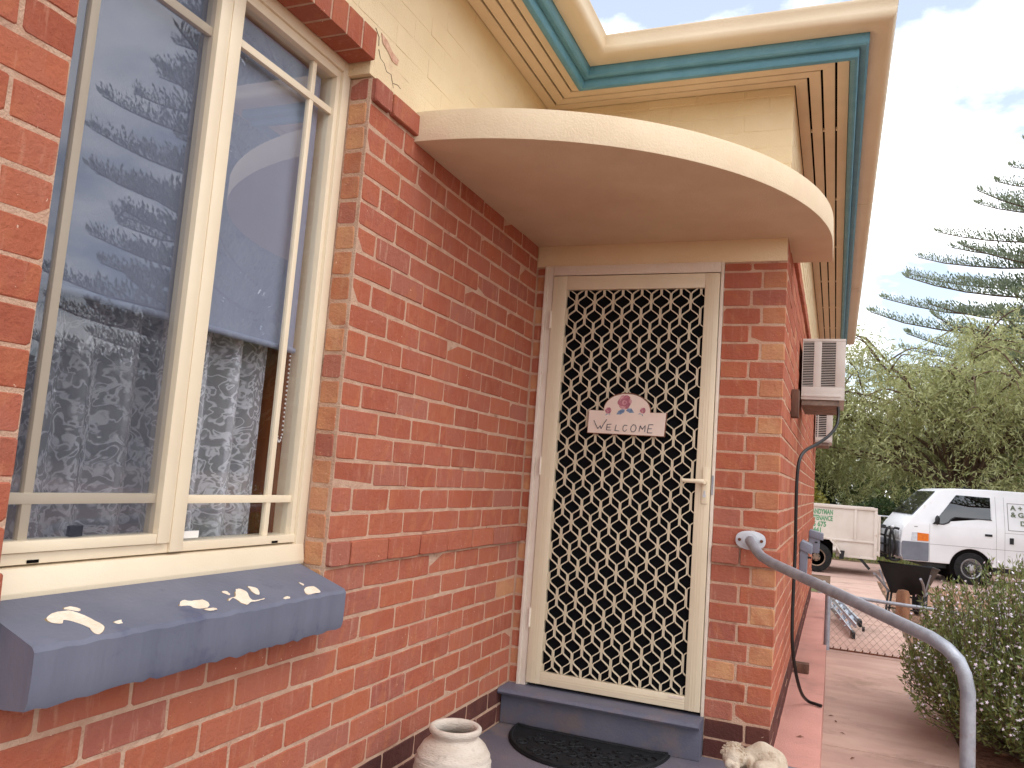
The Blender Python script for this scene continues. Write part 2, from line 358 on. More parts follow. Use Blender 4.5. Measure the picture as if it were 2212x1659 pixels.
def text_mesh(txt, size, mat, parent, origin, xdir, ydir, name='lettering', local=False, align='LEFT', squeeze=1., bold=.0):
    cu = bpy.data.curves.new('txt', 'FONT'); cu.body = txt; cu.size = size; cu.align_x = align; cu.offset = bold; cu.extrude = .0006; cu.resolution_u = 3
    t = bpy.data.objects.new('txt', cu); C.objects.link(t)
    dg = bpy.context.evaluated_depsgraph_get(); me = bpy.data.meshes.new_from_object(t.evaluated_get(dg))
    bpy.data.objects.remove(t); bpy.data.curves.remove(cu)
    xd = Vector(xdir); yd = Vector(ydir); zd = xd.cross(yd); og = Vector(origin)
    for v in me.vertices: c = v.co.copy(); v.co = og + xd*(c.x*squeeze) + yd*c.y + zd*c.z
    me.name = name; me.materials.clear(); me.materials.append(M[mat]); o = bpy.data.objects.new(name, me); C.objects.link(o); attach(o, parent, local); return o
def leaf_mesh(name, P, D, L, Wd, mat, parent=None, local=False, tint=None, seed=1):
    """N diamond leaves at P along D"""
    g = np.random.default_rng(seed); n = len(P); D = D/np.maximum(1e-6, np.linalg.norm(D, axis=1, keepdims=True))
    a = g.normal(size=(n, 3)); s_ = np.cross(D, a); s_ /= np.maximum(1e-6, np.linalg.norm(s_, axis=1, keepdims=True))
    L = np.broadcast_to(np.asarray(L, float), (n,))[:, None]; Wd = np.broadcast_to(np.asarray(Wd, float), (n,))[:, None]
    V = np.empty((n, 4, 3)); V[:, 0] = P; V[:, 1] = P+D*L*.5+s_*Wd*.5; V[:, 2] = P+D*L; V[:, 3] = P+D*L*.5-s_*Wd*.5
    me = bpy.data.meshes.new(name); me.vertices.add(n*4); me.vertices.foreach_set('co', V.reshape(-1).astype(np.float32))
    me.loops.add(n*4); me.loops.foreach_set('vertex_index', np.arange(n*4, dtype=np.int32))
    me.polygons.add(n); me.polygons.foreach_set('loop_start', np.arange(0, n*4, 4, dtype=np.int32)); me.polygons.foreach_set('loop_total', np.full(n, 4, dtype=np.int32))
    me.update(calc_edges=True)
    if tint is None: tint = g.random(n)
    at = me.attributes.new('tint', 'FLOAT', 'POINT'); at.data.foreach_set('value', np.repeat(np.clip(tint, 0, 1), 4).astype(np.float32))
    me.materials.append(M[mat]); o = bpy.data.objects.new(name, me); C.objects.link(o); attach(o, parent, local); return o

# ------------------------------------------------------------------ ground
ZG = -.30
g = MB(); g.add([(-300, -300, ZG-.012), (300, -300, ZG-.012), (300, 400, ZG-.012), (-300, 400, ZG-.012)], [(0, 1, 2, 3)])
struct(g.build('ground', 'soil'))
g = MB(); g.add([(-14, 13.0, ZG-.004), (40, 13.0, ZG-.004), (40, 17.4, ZG-.004), (-14, 17.4, ZG-.004)], [(0, 1, 2, 3)]); drv = struct(g.build('driveway', 'drive_concrete'))
g = MB(); g.add([(2.3, -6, ZG-.008), (14, -6, ZG-.008), (14, 12.98, ZG-.008), (2.3, 12.98, ZG-.008)], [(0, 1, 2, 3)]); struct(g.build('gravel_bed', 'gravel_bed'))
g = MB(); g.box(1.44, 2.25, -6, 12.97, ZG-.12, ZG-.010); pth = struct(g.build('path', 'soil'))
yy = -6.0; k = 0
for ln in (2.0, 1.9, 1.95, 1.8, 1.85, 1.38, .32, 1.9, 1.75, 1.8, 1.9, .42):
    m = MB(); m.box(1.446, 2.25+rnd.uniform(-.008, .008), yy+.005, yy+ln-.005, ZG-.10, ZG+rnd.uniform(-.003, .003)); m.build('slab', 'path_concrete', pth, bevel=.006); yy += ln
g = MB(); g.box(0.0, 1.462, -2.6, .115, ZG-.05, 0.0)
porch = struct(g.build('porch', 'porch_paint', bevel=.012))
m = MB(); m.box(.0, 1.462, -2.95, -2.602, ZG-.05, -.15); struct(m.build('porch_step', 'porch_paint', bevel=.012))
g = MB(); g.box(W-.03, 1.452, .118, 3.42, ZG-.05, -.002); pl = struct(g.build('plinth', 'pink_concrete', bevel=.008))
g = MB(); g.box(W-.03, 1.415, 3.424, 7.2, ZG-.05, -.004); g.build('plinth_block', 'pink_concrete', pl, bevel=.008)

# ------------------------------------------------------------------ house
H = thing('brick_house', 'red brick house with cream painted upper walls and curved porch canopy', 'house')
BH = .086
rowtop = lambda i: (27-i)*BH
BCACHE = {}
def brick_mesh(L, Hh, var):
    key = (round(L, 3), round(Hh, 3), var)
    if key in BCACHE: return BCACHE[key]
    q = random.Random(hash(key) & 0xffff); a, b = L/2, Hh/2; c = min(.0032, L*.1)
    j = lambda s=.0014: q.uniform(-s, s)
    ch = [q.uniform(.4, 2.2) for _ in range(4)]
    ring = [(-a+c*ch[0]+j(), -b+j()), (q.uniform(-a*.3, a*.3), -b+j(.0018)), (a-c*ch[1]+j(), -b+j()), (a+j(), -b+c*ch[1]), (a+j(), b-c*ch[2]),
            (a-c*ch[2]+j(), b+j()), (q.uniform(-a*.3, a*.3), b+j(.0018)), (-a+c*ch[3]+j(), b+j()), (-a+j(), b-c*ch[3]), (-a+j(), -b+c*ch[0])]
    n = len(ring); ins = .0028
    inner = [(x*(1-ins/a)+j(.0008), z*(1-ins/b)+j(.0008)) for x, z in ring]
    tilt = j(.0012); tilt2 = j(.0012)
    vs = [(x, .03, z) for x, z in ring] + [(x, .0032, z) for x, z in ring] + [(x, tilt*x/a+tilt2*z/b, z) for x, z in inner]
    fs = [(i, (i+1) % n, n+(i+1) % n, n+i) for i in range(n)] + [(n+i, n+(i+1) % n, 2*n+(i+1) % n, 2*n+i) for i in range(n)] + [tuple(range(2*n, 3*n))]
    BCACHE[key] = (vs, fs, None); return BCACHE[key]
BMESH = {}
NB = [0]
def brick_obj(parent, L, Hh, loc, rz, mat, name='brick'):
    var = rnd.randrange(4); key = (round(L, 3), round(Hh, 3), var, mat)
    if key not in BMESH:
        vs, fs, _ = brick_mesh(L, Hh, var); me = bpy.data.meshes.new('brick'); me.from_pydata(vs, [], fs)
        bm = bmesh.new(); bm.from_mesh(me); bmesh.ops.recalc_face_normals(bm, faces=bm.faces)
        for f in bm.faces:
            if f.normal.y > .5: f.normal_flip()
        bm.to_mesh(me); bm.free(); me.materials.append(M[mat]); BMESH[key] = me
    o = bpy.data.objects.new(name, BMESH[key]); C.objects.link(o); o.location = loc; o.rotation_euler = (0, 0, rz)
    o.parent = parent; o.matrix_parent_inverse = WMX[parent.name].inverted(); NB[0] += 1; return o
def brick_join(mb, L, Hh, loc, rz):
    vs, fs, _ = brick_mesh(L, Hh, rnd.randrange(4)); mt = Matrix.Translation(loc) @ Matrix.Rotation(rz, 4, 'Z')
    mb.add([mt @ Vector(v) for v in vs], fs)
def cells(u0, u1, off):
    """bond cells [a,b] clipped to u0..u1, joints at off+.24k"""
    k = math.floor((u0-off)/.24); out = []
    while off+.24*k < u1-1e-6:
        a = max(u0, off+.24*k); b = min(u1, off+.24*(k+1))
        if b-a > .045: out.append((a, b))
        k += 1
    return out
# window wall (x = 0, faces +x)
m = MB(); m.box(-.25, -.0018, YR+.0018, .2, -.3, 2.49); m.box(-.25, -.0022, -5.5, YR+.0018, -.3, .80); m.box(-.25, -.0020, -5.5, YL-.006, .80, 2.55); m.box(-.25, -.0024, -5.5, YR+.1, 2.549, 2.64)
wA = m.build('brick_wall', 'mortar', H)
farA = MB(); darkA = MB()
special = {(10, 3): 'brick_pink', (13, 2): 'brick_pink', (14, 1): 'brick_red', (7, 5): 'brick_red'}
for i in range(-2, 27):
    off = YR+(.12 if i % 2 == 0 else 0.); zc = rowtop(i)-BH/2
    proud = .018 if i in (16, -2) else 0.
    segs = []
    if i == -2: segs = [(YR, -1.345), (-5.2, YL)]
    elif i <= 18: segs = [(YR, -.002), (-5.2, YL)]
    else: segs = [(-5.2, -.002)]
    for s0, s1 in segs:
        ci = 0
        for a, b in cells(s0, s1, off):
            ci += 1
            L = b-a-.010; loc = (proud+rnd.uniform(-.0012, .0018), (a+b)/2, zc+rnd.uniform(-.0012, .0012))
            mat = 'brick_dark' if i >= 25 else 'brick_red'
            if mat == 'brick_red':
                q = rnd.random(); mat = special.get((i, ci), 'brick_pink' if q < .045 else ('brick_orange' if q < .053 else 'brick_red'))
                if i == 24 and a > -1.2 and q < .3: mat = 'brick_orange'
                if a < -2.6: mat = 'brick_red'
                if i in (19, 24) and b > -.25: mat = 'brick_orange' if q < .5 else mat
            zlim = .56 - (a+2.7)*.30        # rows cut off by the lower picture edge
            seen = (b > -2.90) and (zc > zlim-.06 if i >= 19 else True)
            if seen: brick_obj(wA, L, .076, loc, PI/2, mat)
            else: brick_join(darkA if i >= 25 else farA, L, .076, loc, PI/2)
tag(farA.build('far_bricks', 'brick_red_joined', H), kind='stuff'); tag(darkA.build('far_bricks', 'brick_dark_joined', H), kind='stuff')
# bricks of the window jamb (face -y) and rowlock over the window
for i in range(-1, 18):
    brick_obj(wA, .071, .076, (-.0475, YR+rnd.uniform(-.001, .001), rowtop(i)-BH/2), 0, ('brick_orange' if rnd.random() < .7 else ('brick_pink' if rnd.random() < .6 else 'brick_red')))
for a in (2.4515, 2.5055):
    brick_obj(wA, .071, .076 if a < 2.5 else .04, (-.0475, YR+.001, a if a < 2.5 else 2.518), 0, 'brick_pink')
m = MB()
for k in range(17):
    yc_ = YR-.02-.043-k*.086; q = rnd.uniform(-.001, .001)
    mb_ = MB() if k < 9 else m
    mb_.box(-.084, .020+q, yc_-.038, yc_+.038, 2.533+rnd.uniform(-.001, .001), 2.631+q)
    if k < 9: mb_.build('brick', 'brick_red', wA, bevel=.003)
m2 = MB(); m2.box(-.083, .0172, YR-.02-17*.086, YR-.0255, 2.5352, 2.629); m2.build('rowlock_bed', 'mortar', H)
tag(m.build('far_bricks', 'brick_red_joined', H), kind='stuff')
# door pier (y = 0, faces -y)
m = MB(); m.box(.962, W-.0018, .0022, .31, -.3, 2.49); wB = m.build('brick_wall', 'mortar', H)
Lx, Rx = .962, W
pink_L = {14, 16, 18, 20, 24, 22}
for i in range(0, 27):
    zc = rowtop(i)-BH/2; odd = i % 2 == 1; sp = Lx+(.176 if odd else .126); hh = .076
    if i == 0: zc -= .021; hh = .034
    pr = -.018 if i == 16 else 0.
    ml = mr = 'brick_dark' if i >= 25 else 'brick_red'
    if i < 25:
        if odd and i not in (23, 15): mr = 'brick_orange'
        if i == 2: mr = 'brick_pink'
        if i in pink_L: ml = 'brick_pink'
        if i == 22: ml = 'brick_orange'
    ex = .018 if i == 16 else 0.
    brick_obj(wB, sp-Lx-.004, hh, ((Lx+sp-.004)/2, pr+rnd.uniform(-.0015, .001), zc), 0, ml)
    brick_obj(wB, Rx+ex-sp-.006, hh, ((sp+.006+Rx+ex)/2, pr+rnd.uniform(-.0015, .001), zc), 0, mr)
m = MB(); m.box(-.02, .048, .0022, .2, -.3, 2.285); nib = m.build('brick_wall', 'mortar', H)
for i in range(0, 27):
    zc = rowtop(i)-BH/2; hh = .076
    if i == 0: zc -= .021; hh = .034
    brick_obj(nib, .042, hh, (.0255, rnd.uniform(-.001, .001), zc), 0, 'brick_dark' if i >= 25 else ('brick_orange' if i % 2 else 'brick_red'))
# long side wall (x = W, faces +x)
m = MB(); m.box(W-.25, W-.0025, .31, 6.62, -.3, 2.49); m.box(-3, W-.0024, 6.3, 6.615, -.3, 3.14); wC = m.build('brick_wall', 'mortar', H)
jr = MB(); jd = MB()
for i in range(-2, 27):
    zc = rowtop(i)-BH/2; off = .0 if i % 2 == 1 else .12; proud = .018 if i in (16, -2) else 0.
    for a, b in cells(.034, 6.62, off): brick_join(jd if i >= 25 else jr, b-a-.010, .076, (W+proud+rnd.uniform(-.0012, .0015), (a+b)/2, zc), PI/2)
tag(jr.build('side_bricks', 'brick_red_joined', H), kind='stuff'); tag(jd.build('side_bricks', 'brick_dark_joined', H), kind='stuff')
# painted upper brickwork
m = MB()
m.box(-.24, -.0009, YR-.018, .2, 2.495, 3.2); m.box(-.24, -.0011, -6, YR-.018, 2.633, 3.2); m.box(-.3, W-.0022, .0022, .24, 2.385, 3.2); m.box(W-.25, W-.0024, .1, 7.0, 2.495, 3.2)
wP = m.build('painted_wall', 'cream_paint', H)
pb = MB()
for i in range(-10, -2):
    zt = min(rowtop(i), 3.146); zb = rowtop(i)-BH+.0035
    if zt-zb < .02: continue
    hh = zt-zb-.0035; zc = (zt+zb)/2
    for a, b in cells(-6 if zb > 2.63 else YR+.0, -.001, YR+(.12 if i % 2 else 0)): brick_join(pb, b-a-.002, hh+.002, (rnd.uniform(-.0003, .0003), (a+b)/2, zc), PI/2)
    for a, b in cells(.001, W, .06+(.12 if i % 2 else 0)): brick_join(pb, b-a-.004, hh, ((a+b)/2, rnd.uniform(-.0006, .0006), zc), 0)
    for a, b in cells(.002, 7.0, (.12 if i % 2 else 0)): brick_join(pb, b-a-.004, hh, (W+rnd.uniform(-.0006, .0006), (a+b)/2, zc), PI/2)
tag(pb.build('painted_bricks', 'cream_paint', wP), kind='stuff')
# crack and worn patch in the paint beside the window head
m = MB()
for pl_ in ([(-1.66, 2.60), (-1.645, 2.575), (-1.62, 2.57), (-1.60, 2.55), (-1.57, 2.555), (-1.555, 2.53), (-1.548, 2.515)], [(-1.555, 2.53), (-1.52, 2.54), (-1.50, 2.536)], [(-1.69, 2.66), (-1.665, 2.64), (-1.662, 2.61)]):
    m.tube([(.0006, y, z) for y, z in pl_], .0012, 4)
m.build('crack', 'leaf_brown', wP)
m = MB(); m.prism([(.0008, y, z) for y, z in [(-1.655, 2.662), (-1.61, 2.655), (-1.575, 2.635), (-1.53, 2.628), (-1.535, 2.606), (-1.57, 2.602), (-1.60, 2.62), (-1.64, 2.632)]], (.0012, 0, 0)); m.build('worn_patch', 'worn_pink', wP)
# lintel over the door and curved canopy
m = MB(); m.box(.0, W-.004, -.004, .20, 2.283, 2.396); m.build('lintel', 'cream_paint', H, bevel=.003)
pts = [(-.04, -1.374)]
for k in range(0, 65):
    a = PI/2*k/64; pts.append((1.44*math.sin(a), .1-1.474*math.cos(a)))
pts += [(1.44, .44), (W-.03, .44), (W-.03, .06), (-.04, .06)]
m = MB(); m.prism([(x, y, 2.392) for x, y in pts], (0, 0, .116)); m.build('canopy', 'cream_render', H, bevel=.004, angle=25)

# eaves: battens, fascia, gutter, roof, mitred round both corners
ST = [lambda e: (e, -6.), lambda e: (e, -e), lambda e: (W+e, -e), lambda e: (W+e, 7.4)]
m = MB(); m.sweep([(-.02, 3.166), (.30, 3.166), (.30, 3.176), (-.02, 3.176)], ST); sof = m.build('soffit', 'void_dark', H)
for e0, e1 in ((.004, .057), (.0675, .118), (.1285, .180), (.1905, .241)):
    for k in range(3):
        m = MB(); m.sweep([(e0, 3.142), (e1, 3.142), (e1, 3.158), (e0, 3.158)], ST[k:k+2]); m.build('batten', 'soffit_paint', sof, bevel=.0012, seg=1)
for y in [.55+1.1*k for k in range(6)]:
    for e in (.0635, .1245, .1875):
        br = MB(); br.box(W+e-.004, W+e+.004, y-.012, y+.012, 3.146, 3.157); br.build('batten_spacer', 'soffit_paint', sof)
m = MB(); m.sweep([(.243, 3.160), (.243, 3.116), (.250, 3.107), (.262, 3.104), (.273, 3.109), (.279, 3.120), (.281, 3.160)], ST); f1 = m.build('moulding', 'teal_paint', H, smooth=True)
m = MB(); m.sweep([(.282, 3.205), (.282, 3.147), (.306, 3.143), (.315, 3.150), (.318, 3.163), (.318, 3.205)], ST); m.build('fascia', 'teal_paint', H, smooth=True)
m = MB(); m.sweep([(.320, 3.192), (.384, 3.191), (.402, 3.196), (.413, 3.209), (.418, 3.228), (.419, 3.27), (.424, 3.276), (.424, 3.284), (.414, 3.286), (.411, 3.23), (.40, 3.21), (.384, 3.203), (.320, 3.204)], ST)
gut = m.build('gutter', 'gutter_paint', H, smooth=True, angle=50)
GP = [(.3195, 3.1895), (.384, 3.1892), (.403, 3.194), (.4148, 3.208), (.4198, 3.228), (.4206, 3.268), (.412, 3.268), (.410, 3.23), (.40, 3.214), (.384, 3.206), (.3195, 3.206)]
for A_, B_ in ((lambda e: (e, -.96), lambda e: (e, -.945)), (lambda e: (W+e, 1.9), lambda e: (W+e, 1.915)), (lambda e: (W+e, 4.3), lambda e: (W+e, 4.315))):
    m = MB(); m.sweep(GP, [A_, B_]); m.build('gutter_joint', 'gutter_paint', gut)
m = MB(); m.sweep([(.35, 3.225), (.35, 3.262), (-3.2, 4.55), (-3.2, 4.51)], ST); m.build('roof', 'roof_tile', H)

# ------------------------------------------------------------------ window
m = MB()
m.box(-.165, -.085, -1.722, YR-.002, .872, 2.548); m.box(-.165, -.096, -1.742, -1.722, .94, 2.548)
m.box(-.165, -.085, YL-.02, -1.722, 2.498, 2.548); m.box(-.165, -.094, YL-.02, -1.742, 2.470, 2.498)
m.box(-.165, -.085, YL-.02, YL+.035, .872, 2.498)
m.box(-.165, -.092, YL, -1.722, .936, .960)
m.prism([(-.165, YL-.02, .868), (-.078, YL-.02, .868), (-.076, YL-.02, .880), (-.084, YL-.02, .930), (-.165, YL-.02, .936)], (0, YR-.004-YL+.02, 0))
win = m.build('window', 'cream_powdercoat', H, bevel=.0018)
def wbox(name, mat, *b, bevel=.0015): m = MB(); m.box(*b); return m.build(name, mat, win, bevel=bevel)
wbox('sash_stile', 'cream_powdercoat', -.13, -.080, -2.297, -2.262, .962, 2.470); wbox('sash_stile', 'cream_powdercoat', -.13, -.086, -2.262, -2.250, .962, 2.470)
wbox('mullion', 'cream_powdercoat', -.14, -.083, -2.250, -2.206, .938, 2.472)
wbox('sash_rail', 'cream_powdercoat', -.13, -.082, YL+.03, -2.298, .962, .986); wbox('sash_rail', 'cream_powdercoat', -.13, -.083, YL+.03, -2.298, 2.446, 2.470)
wbox('glazing_bar', 'cream_powdercoat', -.124, -.108, -1.857, -1.837, .960, 2.470)
for z in (2.352, 1.070): wbox('glazing_bar', 'cream_powdercoat', -.1238, -.1065, -2.207, -1.741, z-.011, z+.011)
wbox('glazing_bar', 'cream_powdercoat', -.120, -.104, -2.656, -2.634, .985, 2.447)
for z in (2.318, 1.073): wbox('glazing_bar', 'cream_powdercoat', -.1198, -.1025, YL+.034, -2.297, z-.012, z+.012)
for yy_ in (-2.624, -1.822): wbox('drain_slot', 'void_dark', -.0905, -.0898, yy_-.014, yy_+.014, .938, .945, bevel=0)
def pane(name, mat, x, y0, y1, z0, z1): m = MB(); m.add([(x, y0, z0), (x, y1, z0), (x, y1, z1), (x, y0, z1)], [(0, 1, 2, 3)]); return m.build(name, mat, win)
pane('pane', 'window_glass', -.116, -2.206, -1.742, .96, 2.47); pane('pane', 'window_glass', -.113, YL+.035, -2.297, .986, 2.446)
pane('flyscreen', 'flyscreen', -.0985, YL+.035, -2.297, .986, 2.446)
wbox('sticker', 'white_plastic', -.1148, -.1140, -2.196, -2.12, .966, .985, bevel=0)
wbox('latch', 'black_plastic', -.112, -.100, -2.535, -2.500, .988, 1.012, bevel=.003)
m = MB(); m.box(-.32, -.166, -1.742, -1.694, .86, 2.56); m.box(-.32, -.166, YL-.03, YL+.01, .86, 2.56); m.box(-.36, -.166, YL-.05, -1.68, .84, .875); m.box(-.32, -.166, YL-.05, -1.68, 2.50, 2.56); m.build('window_lining', 'timber_brown', H, bevel=.003)
m = MB(); m.box(-3.5, -3.4, -4.6, -1.2, 0, 2.7); m.box(-3.5, -.3, -4.7, -4.6, 0, 2.7); m.box(-3.5, -.3, -1.2, -1.1, 0, 2.7); m.build('room_wall', 'room_wall', H)
m = MB(); m.box(-.30, -.25, -4.6, YL-.03, 0, 2.7); m.box(-.30, -.25, -1.694, -1.2, 0, 2.7); m.box(-.30, -.25, YL-.03, -1.694, 0, .84); m.build('room_wall', 'room_wall', H)
m = MB(); m.box(-3.5, -.25, -4.7, -1.1, -.05, 0); m.build('room_floor', 'room_floor', H)
m = MB(); m.box(-3.5, -.25, -4.7, -1.1, 2.7, 2.75); m.build('room_ceiling', 'cream_paint', H)
# sill with uneven lower edge and flaked paint
def sill():
    vs = []; fs = []; ns = 46; y0, y1 = -2.747, -1.702; q = random.Random(5)
    for k in range(ns):
        y = y0+(y1-y0)*k/(ns-1); a = q.uniform(-.003, .003); b = q.uniform(-.002, .002); c = q.uniform(-.003, .003)
        if k % 11 == 3: a -= .004
        vs += [(-.20, y, .875), (-.085, y, .8718), (.06, y, .8234+b*.3), (.0945, y, .8105+b), (.1015+c*.4, y, .801+b), (.101+c, y, .75), (.0995+c, y, .708+a), (.094+c, y, .693+a), (.04, y, .688), (-.20, y, .69)]
    n = 10
    for k in range(ns-1):
        for j in range(n): fs.append((k*n+j, k*n+(j+1) % n, (k+1)*n+(j+1) % n, (k+1)*n+j))
    fs += [tuple(range(n)), tuple((ns-1)*n+j for j in range(n-1, -1, -1))]
    m = MB(); m.add(vs, fs); return m.build('window_sill', 'slate_paint', H, smooth=True, angle=30)
sil = sill()
CH = [[(0.002, -2.647), (-0.007, -2.602), (0.01, -2.58), (0.045, -2.568), (0.074, -2.569), (0.091, -2.591), (0.090, -2.605), (0.067, -2.6), (0.044, -2.607), (0.026, -2.624), (0.035, -2.638), (0.027, -2.658)], [(0.044, -2.328), (0.022, -2.299), (0.031, -2.278), (0.034, -2.242), (0.054, -2.24), (0.069, -2.262), (0.063, -2.294), (0.046, -2.304)], [(0.074, -2.278), (0.073, -2.249), (0.083, -2.243), (0.083, -2.266)], [(0.016, -2.104), (0.011, -2.085), (0.027, -2.075), (0.059, -2.095), (0.074, -2.093), (0.072, -2.051), (0.077, -2.07), (0.078, -2.111), (0.085, -2.137), (0.074, -2.144), (0.047, -2.145), (0.058, -2.174), (0.045, -2.154), (0.042, -2.13)], [(0.006, -2.041), (0.025, -2.023), (0.052, -2.048), (0.045, -2.059), (0.023, -2.051)], [(0.055, -1.847), (0.058, -1.811), (0.087, -1.818), (0.091, -1.843), (0.090, -1.881), (0.074, -1.876)], [(0.025, -1.84), (0.037, -1.832), (0.045, -1.844)], [(0.087, -1.99), (0.083, -1.967), (0.091, -1.962), (0.092, -1.986)], [(0.01, -2.15), (0.015, -2.134), (0.032, -2.141), (0.024, -2.149)], [(0.063, -2.533), (0.058, -2.512), (0.071, -2.519), (0.07, -2.53)], [(-0.013, -2.596), (-0.019, -2.578), (-0.008, -2.564), (0.001, -2.573)]]
sz = lambda x: .872-(x+.085)*.3353+.0012
def finer(p):
    out = []; n = len(p)
    for i in range(n):
        a, b, c, d = (Vector(p[(i+k-1) % n]) for k in range(4))
        for t in (0, .33, .66):
            out.append(.5*((2*b)+(c-a)*t+(2*a-5*b+4*c-d)*t*t+(3*b-a-3*c+d)*t*t*t) + Vector((rnd.uniform(-.0015, .0015), rnd.uniform(-.0015, .0015))))
    return out
for p in CH:
    q = finer(p)
    m = MB(); m.prism([(x, y, sz(x)-.0004) for x, y in q], (0, 0, .0009)); m.build('paint_chip', 'chip_cream', sil)
    cxm = sum(v[0] for v in q)/len(q); cym = sum(v[1] for v in q)/len(q)
    m = MB(); m.prism([(cxm+(x-cxm)*1.05-.0025, cym+(y-cym)*1.05, sz(x)-.0008) for x, y in q], (0, 0, .0007)); m.build('flake_edge', 'chip_edge', sil)

# ------------------------------------------------------------------ screen door
m = MB(); m.box(.049, .066, -.014, .06, .172, 2.284); m.box(.066, .0955, -.006, .06, .172, 2.284); m.box(.0955, .945, -.010, .06, 2.234, 2.284); m.box(.946, .9605, -.008, .06, .172, 2.284)
m.build('door_frame', 'jamb_paint', H, bevel=.002)
m = MB(); m.box(.03, .97, .035, .06, .02, 2.30); m.build('door_void', 'void_dark', H)
m = MB()
m.box(.099, .173, -.014, .022, .190, 2.229); m.box(.874, .943, -.014, .022, .190, 2.229); m.box(.173, .874, -.0138, .0218, 2.157, 2.2288); m.box(.173, .874, -.0138, .0218, .1902, .250)
door = m.build('screen_door', 'door_powdercoat', H, bevel=.0025)
m = MB()
for x in (.128, .140, .152, .896, .908, .920): m.box(x-.0015, x+.0015, -.0155, -.013, .19, 2.229)
for z in (2.178, 2.190, 2.202): m.box(.173, .874, -.0153, -.013, z-.0015, z+.0015)
for z in (.215, .226): m.box(.173, .874, -.0153, -.013, z-.0015, z+.0015)
m.build('stile_rib', 'door_powdercoat', door)
m = MB(); m.add([(.165, .014, .245), (.88, .014, .245), (.88, .014, 2.165), (.165, .014, 2.165)], [(0, 1, 2, 3)]); m.build('flyscreen', 'screen_mesh', door)
def strip_pts(side, zc0):
    out = []; z = zc0+.148*3
    while z > 0:
        for o_, dz in ((.0030, .0352), (.0058, .0308), (.0345, .0100), (.0385, .0060), (.0398, .0), (.0385, -.0060), (.0345, -.0100), (.0058, -.0308), (.0030, -.0352)): out.append((side*o_, z+dz))
        z -= .148
    # clip
    res = []
    for (x0, z0), (x1, z1) in zip(out, out[1:]):
        lo, hi = .252, 2.155
        if z0 < lo or z1 > hi: continue
        p0, p1 = (x0, z0), (x1, z1)
        if z0 > hi: t = (z0-hi)/(z0-z1); p0 = (x0+(x1-x0)*t, hi)
        if z1 < lo: t = (z0-lo)/(z0-z1); p1 = (x0+(x1-x0)*t, lo)
        if not res: res.append(p0)
        res.append(p1)
    return res
def grille_mesh(zc0):
    m = MB(); hw = .0021
    for sd_ in (-1, 1):
        P_ = strip_pts(sd_, zc0); n = len(P_); vs = []
        for i in range(n):
            a = Vector(P_[max(0, i-1)]); b = Vector(P_[min(n-1, i+1)]); d = (b-a).normalized(); nn = Vector((-d.y, d.x)); p_ = Vector(P_[i])
            for s2, yv in ((1, -.008), (-1, -.008), (-1, .004), (1, .004)): q = p_+nn*(hw*s2); vs.append((q.x, yv, q.y))
        fs = [(i*4+k, i*4+(k+1) % 4, (i+1)*4+(k+1) % 4, (i+1)*4+k) for i in range(n-1) for k in range(4)] + [(0, 1, 2, 3), ((n-1)*4+3, (n-1)*4+2, (n-1)*4+1, (n-1)*4)]
        m.add(vs, fs)
    return m
gm = []
for zc0 in (2.093, 2.093-.074):
    o = grille_mesh(zc0).build('grille_strip', 'door_powdercoat', door); gm.append(o)
for k in range(15):
    x = .173+.0065+.0483*k
    if k < 2: gm[k].location.x = x; continue
    o = bpy.data.objects.new('grille_strip', gm[k % 2].data); C.objects.link(o); attach(o, door); o.location.x = x
m = MB(); m.box(.906, .932, -.022, -.013, 1.126, 1.296); lk = m.build('lock_plate', 'door_powdercoat', door, bevel=.003)
m = MB(); m.lathe([(.012, 0), (.012, .034)], (.918, -.054, 1.228), 14, 'y'); m.tube([(.918, -.050, 1.228), (.905, -.053, 1.229), (.88, -.055, 1.229), (.84, -.054, 1.228), (.818, -.053, 1.228)], [.0125, .0115, .010, .0095, .009], 10); m.build('handle', 'cream_powdercoat', door, smooth=True)
m = MB(); m.lathe([(.0075, 0), (.0075, .006)], (.919, -.026, 1.164), 14, 'y'); m.box(.9155, .9225, -.0245, -.02, 1.164, 1.186); m.build('key_cylinder', 'aluminium', door)
for z in (2.0, 1.25, .5):
    m = MB(); m.lathe([(.006, -.045), (.006, .045)], (.097, -.016, z), 8); m.build('hinge', 'jamb_paint', door, smooth=True)
m = MB(); m.box(.80, .868, -.0165, -.0152, .236, .244); m.build('sticker', 'sign_white', door)
m = MB(); m.box(.948, .9565, -.0105, -.006, 1.17, 1.26); m.build('strike_plate', 'galvanised', H)
# step under the door
m = MB(); m.prism([(.004, y, z) for y, z in [(.03, .142), (-.120, .142), (-.132, .146), (-.138, .156), (-.132, .167), (-.120, .172), (.03, .174)]], (.957, 0, 0)); st = m.build('door_step', 'step_paint', H, smooth=True, angle=40)
m = MB(); m.box(.004, .9605, -.082, .03, .001, .142); m.build('riser', 'step_paint', st, bevel=.003)
print('individual bricks', NB[0])

